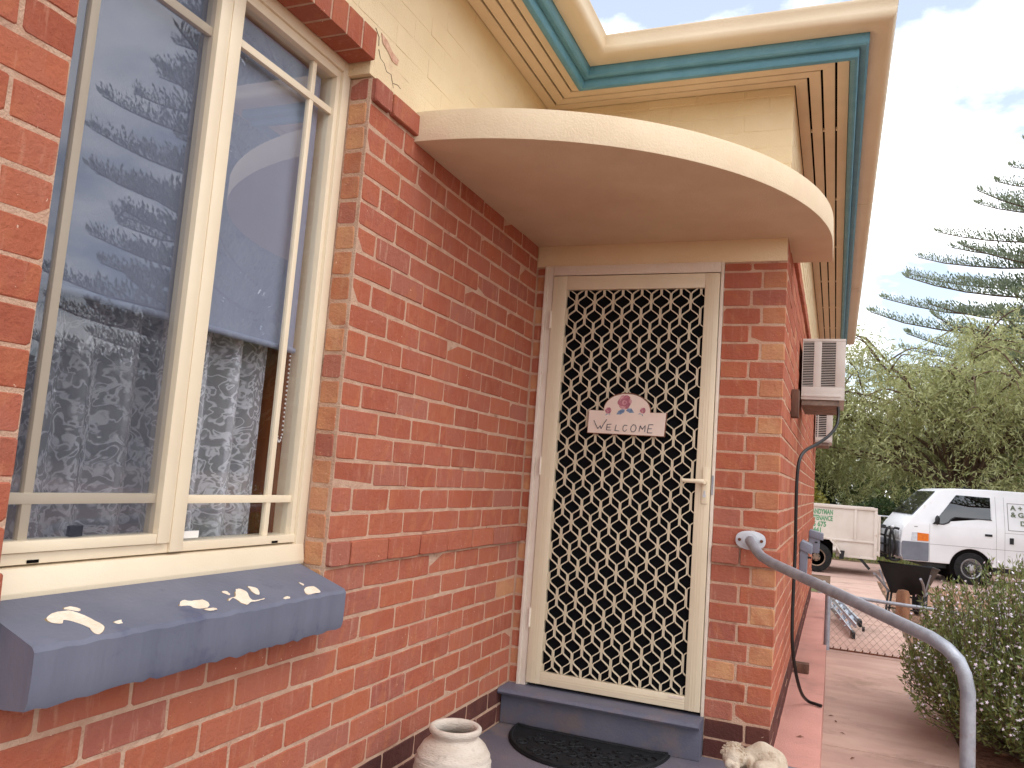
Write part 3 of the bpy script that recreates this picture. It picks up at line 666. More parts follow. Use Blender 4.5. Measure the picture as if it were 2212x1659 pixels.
# ------------------------------------------------------------------ things behind the glass
t = thing('roller_blind', 'grey roller blind drawn two thirds down behind the window', 'blind', (-.15, -2.24, 1.54))
m = MB(); m.box(-.1465, -.1450, -2.715, -1.762, 1.54, 2.46); m.build('fabric', 'blind_fabric', t)
m = MB(); m.tube([(-.146, -2.716, 1.54), (-.146, -1.758, 1.54)], .010, 12); m.build('bottom_rail', 'blind_fabric', t, smooth=True)
m = MB(); m.tube([(-.190, -2.73, 2.455), (-.190, -1.752, 2.455)], .024, 14); m.build('roller_tube', 'blind_fabric', t, smooth=True)
m = MB()
for k in range(46):
    u = k/45.; z = 2.44-(2.44-1.25)*min(1, u*2) if u < .5 else 1.25+(2.44-1.25)*(u-.5)*2
cp = [(-.150, -1.792+.012*math.sin(0), 2.44)]
ch = [(-.150, -1.790, z) for z in np.arange(2.44, 1.27, -.014)] + [(-.150, -1.785+.012*math.sin(a)*0-.0+.018*(1-math.cos(a))/2, 1.262-.016*math.sin(a)) for a in np.arange(0, PI, .6)] + [(-.150, -1.764, z) for z in np.arange(1.27, 2.44, .014)]
for p in ch: m.ball(p, .0036, 5, 4)
m.build('bead_chain', 'white_plastic', t)
def curtain():
    vs = []; fs = []; uv = []; ny, nz_ = 130, 8; y0, y1 = -2.74, -1.800
    for j in range(nz_+1):
        z = .885+(2.47-.885)*j/nz_
        for k in range(ny+1):
            s = k/ny; y = y0+(y1-y0)*s; ph = s*2*PI*7.3
            x = -.235+.030*math.sin(ph)+.010*math.sin(ph*2.3+1)+.006*math.sin(ph*.6+z*2); vs.append((x, y+.008*math.sin(ph*1.3), z)); uv.append((s*1.75, z*1.0, 0))
    for j in range(nz_):
        for k in range(ny): a = j*(ny+1)+k; fs.append((a, a+1, a+ny+2, a+ny+1))
    m = MB(); m.add(vs, fs); o = m.build('lace_curtain', 'lace', smooth=True, angle=80)
    at = o.data.attributes.new('lace_uv', 'FLOAT_VECTOR', 'POINT'); at.data.foreach_set('vector', np.array(uv, np.float32).reshape(-1)); return o
tag(curtain(), 'white floral lace curtain hanging in folds behind the window', 'curtain')
t = thing('picture_frame', 'small white picture frame standing on the inside window ledge', 'picture frame', (-.30, -1.80, .876))
m = MB()
for a, b in (((-.30, -1.835, .88), (-.30, -1.825, 1.11)), ((-.30, -1.765, .88), (-.30, -1.765, 1.11)), ((-.30, -1.835, 1.10), (-.30, -1.765, 1.10)), ((-.30, -1.835, .885), (-.30, -1.765, .885))): m.beam(a, b, .012, .016, (1, 0, 0))
m.build('border', 'white_plastic', t); m = MB(); m.box(-.308, -.304, -1.832, -1.768, .882, 1.10); m.build('backing', 'timber_brown', t)

# ------------------------------------------------------------------ welcome sign on the door
def sg(px, py, d=0.):
    u = (px-372)/1343.; yb = 850+65*u; yt = 495+55*u; v = (yb-py)/(yb-yt); return Vector((.335+.390*u, -.0285-d, 1.4265+.1165*v-.0*u))
t = thing('welcome_sign', 'white arched WELCOME plaque with painted roses hung on the screen door', 'sign', (.53, -.02, 1.4265))
ol = [(372, 850), (378, 495), (640, 508)]
for k in range(1, 16):
    a = PI*(1-k/16.); ol.append((1042+405*math.cos(a), 524+18*(math.cos(a)) - 281*math.sin(a)**.92))
ol += [(1445, 545), (1720, 550), (1700, 915)]
m = MB(); m.prism([sg(*q) for q in ol], (0, .012, 0)); brd = m.build('board_edge', 'sign_brown', t, bevel=.001)
cxs, cys = 1040, 640
m = MB(); m.prism([sg(cxs+(x-cxs)*.983, cys+(y-cys)*.955+1, .0012) for x, y in ol], (0, .001, 0)); face = m.build('board_face', 'sign_white', t)
def stroke(mb, pts, w=.0032, closed=False):
    P_ = [sg(x, y, .0024) for x, y in pts]
    if closed: P_.append(P_[0])
    for a, b in zip(P_, P_[1:]):
        d = (b-a).normalized(); mb.beam(a-d*w*.3, b+d*w*.3, .0012, w, Vector((0, 1, 0)).cross(d))
LT = {'W': [[(485, 660), (522, 725), (562, 787), (602, 740), (618, 787), (660, 715), (707, 650)]],
      'E': [[(792, 718), (722, 724), (712, 805), (790, 809)], [(716, 766), (776, 763)]],
      'L': [[(877, 730), (868, 775), (860, 815), (932, 822)]],
      'C': [[(1062, 742), (1025, 733), (1000, 755), (995, 795), (1005, 820), (1032, 829), (1063, 803)]],
      'O': [[(1172, 728), (1138, 757), (1128, 800), (1145, 833), (1180, 837), (1210, 815), (1221, 775), (1204, 735), (1172, 728)]],
      'M': [[(1272, 830), (1282, 785), (1290, 745), (1325, 797), (1372, 743), (1371, 790), (1368, 838)]],
      'e': [[(1502, 730), (1432, 729), (1420, 790), (1412, 851), (1492, 853)], [(1421, 790), (1482, 790)]]}
for ch_, st_ in LT.items():
    m = MB()
    for s_ in st_: stroke(m, s_)
    m.build('letter', 'sign_ink', t)
def rose(cx_, cy_, r, dark):
    m = MB(); c = sg(cx_, cy_, .0022); sc_ = .390/1343
    o = None
    def disc(a, rr, off, d, mat):
        q = MB(); cc = sg(cx_+off*math.cos(a), cy_+off*math.sin(a)*.9, d); q.prism([cc+Vector((rr*sc_*math.cos(k*PI/6)*(1+.12*math.sin(k*2.1)), 0, rr*sc_*1.05*math.sin(k*PI/6))) for k in range(12)], (0, .0008, 0)); return q.build('petal', mat, t)
    for k in range(6): disc(k*PI/3, r*.52, r*.48, .0022+.0001*k, 'rose_pink' if k % 2 else 'rose_pale')
    disc(.6, r*.62, 0, .0030, 'rose_pink'); disc(2.2, r*.34, r*.10, .0034, 'rose_pale'); disc(1., r*.16, r*.05, .0038, 'rose_pink')
rose(1000, 385, 122, 1); rose(725, 512, 56, 1); rose(1318, 516, 50, 1)
for lf in ([(868, 570), (900, 520), (960, 492), (1012, 500), (1000, 540), (940, 575)], [(1030, 515), (1060, 482), (1120, 482), (1172, 547), (1095, 551)], [(668, 588), (700, 560), (726, 566)], [(726, 566), (752, 566), (768, 584)], [(1235, 570), (1268, 556), (1300, 572)], [(1295, 574), (1318, 572), (1325, 606)]):
    m = MB(); m.prism([sg(x, y, .0020) for x, y in lf], (0, .0008, 0)); m.build('painted_leaf', 'rose_leaf', t)

# ------------------------------------------------------------------ porch things
t = thing('door_mat', 'black half-round rubber door mat in front of the step', 'mat', (.465, -.095, .0))
def mp(a, s=1.): return (.465+.372*s*math.cos(a), -.092-.425*s*math.sin(a)-(1-s)*.03)
m = MB(); m.prism([(*mp(PI*k/40), .0015) for k in range(41)], (0, 0, .007)); m.build('mat_base', 'rubber', t, bevel=.002)
m = MB(); m.tube([(*mp(PI*k/40, .965), .010) for k in range(41)] + [(.465-.36+.72*k/10, -.108, .010) for k in range(1, 10)], .008, 8, True); m.build('mat_rim', 'rubber', t, smooth=True)
m = MB()
q = random.Random(3)
for k in range(60):
    a = q.uniform(.25, PI-.25); s_ = math.sqrt(q.uniform(.03, .72)); cx_, cy_ = mp(a, s_); r0 = q.uniform(.018, .038); th = q.uniform(0, 6.28); n_ = 14
    m.tube([(cx_+r0*(1-i/n_*.8)*math.cos(th+i*.42), cy_-.012+r0*(1-i/n_*.8)*math.sin(th+i*.42), .0105) for i in range(n_)], .0048, 5)
m.build('scroll_relief', 'rubber', t, smooth=True)

t = thing('clay_pot', 'cream clay pot with rolled rim and ridged belly beside the brick wall', 'pot', (.265, -1.17, 0))
pr = [(.085, .0), (.098, .004), (.118, .05), (.133, .11), (.1375, .16), (.131, .205), (.113, .24), (.092, .258), (.083, .264), (.080, .270), (.084, .276), (.090, .282), (.0935, .290), (.0925, .298), (.087, .303), (.079, .302), (.073, .296), (.071, .286), (.072, .276), (.078, .262), (.098, .240), (.118, .20), (.124, .16), (.118, .10), (.09, .03), (.02, .025)]
fine = []
for (r0, z0), (r1, z1) in zip(pr, pr[1:]):
    n_ = 6 if abs(z1-z0) > .02 else 1
    for k in range(n_): fine.append((r0+(r1-r0)*k/n_, z0+(z1-z0)*k/n_))
fine = [(r+(.0016*math.sin(z*210)+.0012*math.sin(z*330+1) if .02 < z < .25 and i < 60 else 0), z) for i, (r, z) in enumerate(fine)]
m = MB(); m.lathe(fine, (.265, -1.17, .001), 56); m.build('pot_body', 'pot_clay', t, smooth=True, angle=70)

# sleeping cherub statue at the foot of the pier
t = thing('cherub_statue', 'small pale stone statue of a curled sleeping cherub by the pier', 'statue', (1.22, -.42, 0))
m = MB(); q = random.Random(8)
def cap(a, b, ra, rb, n_=9):
    for k in range(n_+1):
        u = k/n_; m.ball(Vector(a).lerp(Vector(b), u), ra+(rb-ra)*u, 12, 8)
cx0, cy0 = 1.215, -.42
V_ = lambda x, y, z: (cx0+x, cy0+y, z)
for k in range(60): m.ball(V_(q.uniform(-.105, .125), q.uniform(-.075, .07), q.uniform(.0, .10)), q.uniform(.018, .032), 7, 5)
m.ball(V_(-.070, -.022, .160), .047, 16, 11, (1, .95, 1)); m.ball(V_(-.086, -.062, .143), .017, 10, 7); m.ball(V_(-.058, -.066, .138), .016, 10, 7); m.ball(V_(-.076, -.070, .150), .008, 8, 6); m.ball(V_(-.073, -.062, .124), .012, 8, 6)
cap(V_(-.022, .015, .150), V_(.030, .025, .178), .040, .046); cap(V_(.030, .025, .178), V_(.078, .012, .158), .046, .050); cap(V_(.078, .012, .158), V_(.098, -.005, .118), .050, .040)
cap(V_(-.018, -.018, .158), V_(.022, -.062, .128), .021, .018); cap(V_(.022, -.062, .128), V_(-.045, -.078, .112), .018, .013)
cap(V_(.088, -.012, .140), V_(.030, -.058, .150), .036, .026); cap(V_(.030, -.058, .150), V_(.092, -.070, .108), .024, .016); cap(V_(.092, -.070, .108), V_(.128, -.074, .116), .015, .012)
for k in range(5): m.ball(V_(.126+.003*k, -.082+.005*k, .122), .0065, 7, 5)
body = m.build('figure', 'statue_stone', t, smooth=True)
rm = body.modifiers.new('r', 'REMESH'); rm.mode = 'VOXEL'; rm.voxel_size = .0036; rm.use_smooth_shade = True
sm = body.modifiers.new('s', 'SMOOTH'); sm.factor = .5; sm.iterations = 2
m = MB()
for k in range(70):
    a = q.uniform(0, 6.28); e = q.uniform(-.1, 1.5); d_ = Vector((math.cos(a)*math.cos(e), math.sin(a)*math.cos(e)*.9+.18, math.sin(e)))
    m.tube([Vector(V_(-.070, -.020, .161))+d_*.046+Vector((.007*math.cos(j*.9+a), .007*math.sin(j*.9+a), .002)) for j in range(6)], .0045, 5)
m.build('curls', 'statue_stone', t, smooth=True)

# handrail
t = thing('handrail', 'galvanised pipe handrail bolted to the brick pier and bending down to a post', 'handrail', (1.872, -1.0, ZG))
rp = [(1.134, -.012, .980), (1.134, -.045, .980), (1.142, -.075, .972), (1.162, -.105, .950), (1.195, -.145, .922), (1.24, -.20, .905)]
rp += [(1.24+(1.775-1.24)*k/8, -.20+(-.955+.20)*k/8, .905+(.788-.905)*k/8) for k in range(1, 9)]
rp += [(1.815, -.992, .768), (1.845, -1.0, .738), (1.862, -1.0, .700), (1.872, -1.0, .65), (1.873, -1.0, .55), (1.873, -1.0, .2), (1.873, -1.0, ZG)]
m = MB(); m.tube(rp, .0212, 20); m.build('pipe', 'galvanised', t, smooth=True, angle=60)
m = MB(); pp = []
for k in range(32):
    a = 2*PI*k/32; c, s_ = math.cos(a), math.sin(a); pp.append((1.134+.066*math.copysign(abs(c)**1.0, c), -.0225, .980+.043*math.copysign(abs(s_)**.75, s_)))
m.prism(pp, (0, .006, 0)); fl = m.build('flange', 'plate_zinc', t, bevel=.0015)
m = MB(); m.lathe([(.034, 0), (.034, .010), (.026, .016)][::-1], (1.134, -.034, .980), 20, 'y'); m.build('collar', 'plate_zinc', fl, smooth=True)
for x in (1.086, 1.182):
    m = MB(); m.lathe([(.0075, 0), (.0075, .007)], (x, -.029, .980), 6, 'y'); m.build('bolt', 'rust', fl)
m = MB(); m.lathe([(.05, 0), (.05, .008)], (1.873, -1.0, ZG+.001), 20); m.build('foot_plate', 'galvanised', t)

# air conditioners on the side wall
def aircon(label, x0, x1, y0, y1, z0, z1, g1, g2, zg, nl, group):
    t = thing('air_conditioner', label, 'air conditioner', ((x0+x1)/2, (y0+y1)/2, z0), group=group)
    th = .004
    m = MB(); fr = y0
    def face(xa, xb, za, zb): m.box(xa, xb, fr, fr+.012, za, zb)
    za, zb = zg
    face(x0, x1, zb, z1); face(x0, x1, z0, za); face(x0, g1[0], za, zb); face(g1[1], g2[0], za, zb); face(g2[1], x1, za, zb)
    m.box(x0, x1, fr+.012, y1, z1-.012, z1); m.box(x0, x1, fr+.012, y1, z0, z0+.012); m.box(x1-.012, x1, fr+.012, y1, z0+.012, z1-.012); m.box(x0, x1, y1-.01, y1, z0+.012, z1-.012)
    m.build('casing', 'ac_paint', t, bevel=.003)
    m = MB(); m.box(x0+.002, x1-.014, fr+.05, fr+.06, z0+.014, z1-.014); m.build('core', 'void_dark', t)
    for ga in (g1, g2):
        m = MB()
        for k in range(nl):
            z = za+(zb-za)*(k+.5)/nl; hh = (zb-za)/nl*.16; m.prism([(ga[0], fr+.001, z-hh), (ga[0], fr+.001, z+hh), (ga[0], fr+.014, z+hh+.002), (ga[0], fr+.014, z-hh+.002)], (ga[1]-ga[0], 0, 0))
        m.build('louvre_grille', 'ac_paint', t)
    m = MB(); m.box(x0, x1-.02, y0-.006, y0, z0+.018, z0+.034); m.build('drip_lip', 'ac_paint', t, bevel=.002)
    m = MB(); m.box(x0+.002, x1-.03, y0+.02, y1, z0-.035, z0-.002); m.build('support_tray', 'tray_metal', t, bevel=.003)
    return t
aircon('large window air conditioner with two slatted grilles on the side wall', W+.019, 1.520, 1.5, 2.15, 1.800, 2.188, (W+.023, 1.335), (1.380, 1.463), (1.882, 2.170), 27, 'air conditioners on the side wall')
aircon('smaller air conditioner farther along the side wall beyond the first', W+.019, 1.435, 5.4, 6.0, 1.775, 2.125, (W+.022, 1.285), (1.297, 1.375), (1.83, 2.10), 14, 'air conditioners on the side wall')
hp = [(1.485, 1.56, 1.762), (1.487, 1.55, 1.70), (1.478, 1.50, 1.64), (1.44, 1.36, 1.57), (1.38, 1.18, 1.505), (1.32, 1.04, 1.455), (1.292, .98, 1.40), (1.282, .97, 1.30), (1.282, .98, 1.1), (1.284, 1.0, .9), (1.282, 1.0, .6), (1.284, 1.0, .42), (1.295, 1.02, .30), (1.315, 1.08, .18), (1.340, 1.18, .08), (1.372, 1.30, .018), (1.41, 1.29, .012), (1.445, 1.27, .010)]
def smooth_path(p, n=5):
    out = []; p = [Vector(q) for q in p]
    for i in range(len(p)-1):
        a, b, c, d = p[max(0, i-1)], p[i], p[i+1], p[min(len(p)-1, i+2)]
        for k in range(n): u = k/n; out.append(.5*((2*b)+(c-a)*u+(2*a-5*b+4*c-d)*u*u+(3*b-a-3*c+d)*u**3))
    return out+[p[-1]]
m = MB(); m.tube(smooth_path(hp), .0095, 8); tag(m.build('drain_hose', 'hose_black', smooth=True), 'black drain hose running from the large air conditioner down to the plinth', 'hose')
m = MB(); m.box(W+.002, W+.040, .70, .80, 1.615, 1.765); tag(m.build('timber_block', 'timber_old', bevel=.004), 'weathered timber block with flaking white paint fixed to the side wall', 'timber block')
for (yy_, x1, z0, z1, lab) in ((2.62, 1.335, .60, .865, 'grey meter box on the side wall with a hose running past it'), (4.9, 1.385, .63, .86, 'grey meter box farther along the side wall by the trailer')):
    t = thing('meter_box', lab, 'meter box', (W+.05, yy_, z0), group='meter boxes on the side wall')
    m = MB(); m.prism([(W+.003, yy_, z0), (x1-.035, yy_, z0), (x1-.03, yy_, z1-.07), (W+.003, yy_, z1-.02)], (0, .22, 0)); m.build('box_body', 'grey_box', t, bevel=.004)
    m = MB(); m.prism([(W+.003, yy_-.012, z1), (x1, yy_-.012, z1-.035), (x1, yy_-.012, z1-.10), (W+.003, yy_-.012, z1-.07)], (0, .245, 0)); m.build('lid', 'grey_box', t, bevel=.004)
    m = MB(); m.box(W+.06, W+.085, yy_-.006, yy_, z1-.13, z1-.115); m.build('catch', 'black_plastic', t)
o = brick_obj(pl, .10, .03, (1.305, 2.13, .02), 0, 'brick_dark', 'loose_brick'); bpy.data.objects.remove(o); NB[0] -= 1
m = MB(); m.box(1.262, 1.352, 2.14, 2.22, -.001, .062); tag(m.build('loose_brick', 'timber_old', bevel=.005), 'loose brown brick lying on the pink plinth under the hose', 'brick')

# ------------------------------------------------------------------ side gate
GY = 4.93
t = thing('wire_gate', 'low chain-link gate with pipe frame closing the side path', 'gate', (1.44, GY, ZG))
m = MB(); m.tube([(1.447, GY, ZG), (1.447, GY, .235)], .027, 12); m.ball((1.447, GY, .235), .027, 12, 6, (1, 1, .4)); m.build('post', 'galvanised', t, smooth=True)
m = MB(); m.tube([(1.475, GY, .232), (1.60, GY, .238), (2.6, GY, .205), (3.1, GY, .195)], .017, 12); m.build('top_rail', 'galvanised', t, smooth=True)
m = MB(); m.tube([(1.475, GY, ZG+.02), (3.1, GY, ZG+.02)], .008, 8); m.build('bottom_rail', 'rust', t, smooth=True)
m = MB(); m.tube([(3.1, GY, ZG), (3.1, GY, .25)], .027, 12); m.build('post', 'galvanised', t, smooth=True)
m = MB(); pz = .066
x = 1.475-.6
while x < 3.1:
    for sg_ in (1, -1):
        a = Vector((x, GY, ZG+.02)); b = Vector((x+sg_*.52*.88, GY, .225)); 
        if sg_ < 0: a.x += 1.1*pz*0; 
        lo, hi = 1.475, 3.09
        d = b-a; t0, t1 = 0., 1.
        for lim, s2 in ((lo, 1), (hi, -1)):
            f0 = (a.x-lim)*s2; f1 = (b.x-lim)*s2
            if f0 < 0 and f1 < 0: t0 = 2
            elif f0 < 0: t0 = max(t0, f0/(f0-f1))
            elif f1 < 0: t1 = min(t1, f0/(f0-f1))
        if t1-t0 > .02: m.tube([a+d*t0, a+d*t1], .0013, 4)
    x += pz
m.build('chain_link', 'wire', t)
for k in range(12):
    m = MB(); m.tube([(1.50+k*pz, GY-.004, ZG+.014), (1.50+k*pz+.012, GY-.006, ZG+.045)], .006, 5); m.build('wire_tie', 'rust', t)

# ladder lying on the path behind the gate
t = thing('step_ladder', 'folded aluminium step ladder lying on the path behind the gate', 'ladder', (1.6, 7.5, ZG))
A1 = Vector((1.700, 5.90, ZG+.045)); B1 = Vector((1.30, 8.75, ZG+.16)); A2 = Vector((1.775, 6.25, ZG+.13)); B2 = Vector((1.345, 9.15, ZG+.22))
m = MB(); m.beam(A1, B1, .022, .065); m.build('stile', 'aluminium', t, bevel=.003)
m = MB(); m.beam(A2, B2, .022, .060); m.build('stile', 'aluminium', t, bevel=.003)
m = MB(); m.beam(A1+Vector((.035, .12, .07)), B1+Vector((.03, -.1, .07)), .018, .05); m.build('rear_stile', 'aluminium', t, bevel=.003)
for k in range(1, 8):
    u = k/8.; m = MB(); m.beam(A1.lerp(B1, u), A2.lerp(B2, u), .055, .016); m.build('tread', 'aluminium', t)
for p in (A1, A2):
    m = MB(); m.beam(p+Vector((.012, -.075, -.01)), p+Vector((-.006, .03, .0)), .034, .075); m.build('foot', 'black_plastic', t, bevel=.006)
m = MB(); m.lathe([(.028, -.014), (.028, .014)], (1.815, 6.13, ZG+.075), 14, 'x'); m.build('caster', 'black_plastic', t, smooth=True)
m = MB(); m.tube(smooth_path([B1+Vector((.02, .0, .03)), B1+Vector((.03, .16, .09)), B2+Vector((.03, .10, .03)), B2+Vector((.05, -.25, .015)), B2+Vector((.12, -.8, -.01))]), .011, 8); m.build('top_rail', 'aluminium', t, smooth=True)

# wheelbarrow
t = thing('wheelbarrow', 'black steel wheelbarrow standing on the gravel behind the gate', 'wheelbarrow', (2.42, 8.05, ZG), rz=R(-14))
m = MB()
top = [(-.31, -.40), (.31, -.40), (.28, .44), (-.28, .44)]; bot = [(-.19, -.22), (.19, -.22), (.16, .22), (-.16, .22)]
zt_ = [.72, .72, .64, .64]; zb_ = [.33, .33, .33, .33]
ov = [(*a, z) for a, z in zip(top, zt_)] + [(*a, z) for a, z in zip(bot, zb_)]; iv = [(x*.975, y*.975, z+.0) for (x, y), z in zip(top, zt_)] + [(x*.96, y*.96, z+.012) for (x, y), z in zip(bot, zb_)]
m.add(ov+iv, [(4, 5, 6, 7)] + [(i, (i+1) % 4, 4+(i+1) % 4, 4+i) for i in range(4)] + [(12, 15, 14, 13)] + [(8+i, 12+i, 12+(i+1) % 4, 8+(i+1) % 4) for i in range(4)] + [(i, 8+i, 8+(i+1) % 4, (i+1) % 4) for i in range(4)])
tr_ = m.build('tray', 'barrow_tray', t, True, bevel=.004)
m = MB(); m.tube([(*a, z) for a, z in zip(top, zt_)], .013, 8, True); m.build('tray_rim', 'barrow_tray', tr_, True, smooth=True)
for s_ in (-1, 1):
    m = MB(); m.tube([(s_*.10, .62, .22), (s_*.16, .30, .335), (s_*.21, -.22, .345), (s_*.25, -.62, .52), (s_*.26, -.86, .60)], .015, 8); m.build('handle', 'galvanised', t, True, smooth=True)
    m = MB(); m.tube([(s_*.21, -.26, .345), (s_*.225, -.34, .012), (s_*.22, -.20, .012), (s_*.205, -.05, .345)], .014, 8); m.build('leg', 'barrow_tray', t, True, smooth=True)
    m = MB(); m.tube([(s_*.295, -.38, .62), (s_*.21, -.30, .34)], .010, 6); m.build('tray_brace', 'galvanised', t, True, smooth=True)
m = MB(); m.tube([(-.222, -.30, .15), (.222, -.30, .15)], .010, 6); m.build('leg_brace', 'barrow_tray', t, True)
m = MB(); m.lathe([(.09, -.035), (.17, -.045), (.195, -.03), (.20, 0), (.195, .03), (.17, .045), (.09, .035)], (0, .60, .20), 24, 'x'); wl = m.build('wheel', 'tyre', t, True, smooth=True)
m = MB(); m.lathe([(.10, -.02), (.10, .02)], (0, .60, .20), 16, 'x'); m.build('rim', 'hub_dirty', wl, True)
m = MB(); m.tube([(-.10, .62, .22), (-.03, .60, .20), (.03, .60, .20), (.10, .62, .22)], .012, 6); m.build('axle', 'barrow_tray', t, True)
m = MB()
for k in range(1): m.lathe([(.075, 0), (.085, .02), (.082, .2), (.078, .36), (.06, .40), (.02, .41)], (2.31, 7.62, ZG), 14)
tag(m.build('tree_stump', 'log_wood', smooth=True), 'short upright log standing under the wheelbarrow', 'log')

# ------------------------------------------------------------------ vehicles on the driveway
def wheel(parent, cx_, cy_, r, w, rimr, rimmat, ys=-1):
    m = MB(); m.lathe([(rimr*.95, -w/2), (r*.86, -w/2), (r*.97, -w*.42), (r, -w*.25), (r, w*.25), (r*.97, w*.42), (r*.86, w/2), (rimr*.95, w/2)], (cx_, cy_, r), 36, 'y'); ty = m.build('wheel', 'tyre', parent, True, smooth=True, angle=30)
    m = MB(); f = cy_+ys*w/2
    m.lathe([(rimr, ys*-.0), (rimr*.96, ys*.012), (rimr*.86, ys*.004), (rimr*.80, -ys*.03), (rimr*.5, -ys*.02), (rimr*.42, ys*.006), (rimr*.28, ys*.010), (rimr*.25, ys*.022), (.01, ys*.024)], (cx_, f, r), 30, 'y'); m.build('rim', rimmat, ty, True, smooth=True, angle=40)
    m = MB()
    for k in range(5):
        a = 2*PI*k/5+.3; m.lathe([(.012, 0), (.012, .014)], (cx_+rimr*.36*math.cos(a), f-.018 if ys < 0 else f, r+rimr*.36*math.sin(a)), 6, 'y')
    m.build('wheel_nut', 'black_plastic', ty, True); return ty
van = thing('delivery_van', 'white delivery van with black bull bar parked on the driveway', 'van', (2.72, 14.18, ZG), rz=R(10.5))
VW = 1.66
def yo(h): return 0. if h < 1.10 else (h-1.10)/.76*.13
OL = [(.06, .36), (.0, .46), (.0, .72), (.025, .93), (.06, 1.02), (.112, 1.10), (.215, 1.235), (.45, 1.50), (.70, 1.775), (.80, 1.82), (1.0, 1.845), (1.6, 1.865), (3.6, 1.86), (4.25, 1.84), (4.42, 1.78), (4.47, 1.30), (4.505, 1.10), (4.52, .5), (4.46, .36)]
def arch(c, r): return [(c+r*math.cos(a), .30+r*math.sin(a)) for a in [R(9+162*k/14) for k in range(15)]]
bottom = arch(3.52, .385) + arch(1.285, .385)
full = OL + bottom
iu = [k for k, (x, h) in enumerate(OL) if h >= 1.0999]
m = MB(); n = len(full)
near = [(x, yo(h), h) for x, h in full]; far = [(x, VW-yo(h), h) for x, h in full]
fs = [(i, (i+1) % n, n+(i+1) % n, n+i) for i in range(n)]
low = list(range(0, iu[0]+1)) + list(range(iu[-1], n)); upi = list(range(iu[0], iu[-1]+1))
for off in (0, n): fs += [tuple(off+i for i in low), tuple(off+i for i in upi)]
m.add(near+far, fs); vb = m.build('body', 'van_white', van, True, bevel=.022, seg=3, angle=40)
def vp(name, mat, pts, d=.004, thick=.003, parent=None):
    """flat piece lying on the near side of the van"""
    mm = MB(); mm.prism([(x, yo(h)-d, h) for x, h in pts], (0, thick, 0)); return mm.build(name, mat, parent or van, True)
vp('side_window', 'vehicle_glass', [(.60, 1.135), (.78, 1.135), (.86, 1.17), (.93, 1.255), (1.00, 1.29), (1.645, 1.285), (1.645, 1.71), (1.03, 1.72)], .008)
vp('window_seal', 'black_plastic', [(.575, 1.115), (.79, 1.115), (.88, 1.155), (.95, 1.24), (1.01, 1.272), (1.66, 1.268), (1.66, 1.285), (1.00, 1.290), (.93, 1.256), (.86, 1.172), (.78, 1.136), (.60, 1.136)], .010)
m = MB(); w0 = [(.232, 1.262), (.69, 1.758)]
def ws(u, v): x = w0[0][0]+(w0[1][0]-w0[0][0])*u; h = w0[0][1]+(w0[1][1]-w0[0][1])*u; e = .07+yo(h)+.03*u; return (x-.012, e+(VW-2*e)*v, h+.012)
m.add([ws(0, 0), ws(0, 1), ws(1, 1), ws(1, 0)], [(0, 1, 2, 3)]); m.build('windscreen', 'vehicle_glass', van, True)
vp('cabin_dark', 'void_dark', [(.62, 1.15), (1.63, 1.30), (1.63, 1.70), (1.04, 1.705)], .0045, .002)
m = MB(); m.tube([(.24, .25, 1.275), (.30, .5, 1.335), (.27, .78, 1.31)], .008, 5); m.build('wiper', 'black_plastic', van, True)
vp('bumper', 'van_grey', [(.055, .375), (.50, .375), (.515, .40), (.515, .74), (.03, .74), (.012, .70), (.012, .47)], .014, .012)
m = MB(); m.box(-.03, .06, .01, VW-.01, .42, .72); m.build('front_bumper', 'van_grey', van, True, bevel=.02)
vp('headlight', 'lamp_clear', [(.19, .765), (.30, .765), (.30, .925), (.205, .925)], .012, .010); vp('indicator', 'lamp_amber', [(.305, .765), (.512, .77), (.512, .915), (.305, .925)], .012, .010)
m = MB(); m.box(-.006, .05, .10, .45, .77, .92); m.box(-.006, .05, VW-.45, VW-.10, .77, .92); m.build('front_headlight', 'lamp_clear', van, True, bevel=.008)
for pts in ([(.530, .36), (.534, .36), (.534, 1.12), (.530, 1.12)], [(1.735, .36), (1.739, .36), (1.739, 1.74), (1.735, 1.74)], [(1.885, .36), (1.889, .36), (1.889, 1.74), (1.885, 1.74)], [(.535, .716), (4.3, .716), (4.3, .722), (.535, .722)], [(1.89, 1.045), (4.3, 1.045), (4.3, 1.05), (1.89, 1.05)]):
    q = [p for p in pts]; hs = [h for _, h in q]
    if max(hs) > 1.1 and min(hs) < 1.1:
        a, b, c, d = q; vp('panel_seam', 'seam', [a, b, (b[0], 1.10), (a[0], 1.10)], .002); vp('panel_seam', 'seam', [(a[0], 1.10), (b[0], 1.10), c, d], .002)
    else: vp('panel_seam', 'seam', q, .002)
vp('door_handle', 'black_plastic', [(1.53, .955), (1.66, .955), (1.66, 1.0), (1.53, 1.0)], .014, .012); vp('sliding_handle', 'black_plastic', [(1.97, .84), (2.04, .84), (2.04, .96), (1.97, .96)], .014, .012)
vp('badge', 'seam', [(.245, 1.035), (.31, 1.035), (.31, 1.047), (.245, 1.047)], .004)
for a, b, c, d in ((1.945, 3.2, 1.10, 1.11), (1.945, 3.2, 1.62, 1.63)): vp('panel_press', 'seam', [(a, c), (b, c), (b, d), (a, d)], .003)
vp('panel_press', 'seam', [(1.945, 1.105), (1.955, 1.105), (1.955, 1.62), (1.945, 1.62)], .003)
m = MB(); m.ball((.64, -.10, 1.20), .085, 12, 8, (.55, .55, 1.1)); m.tube([(.66, -.06, 1.16), (.70, .01, 1.14)], .02, 6); m.build('mirror', 'black_plastic', van, True, smooth=True)
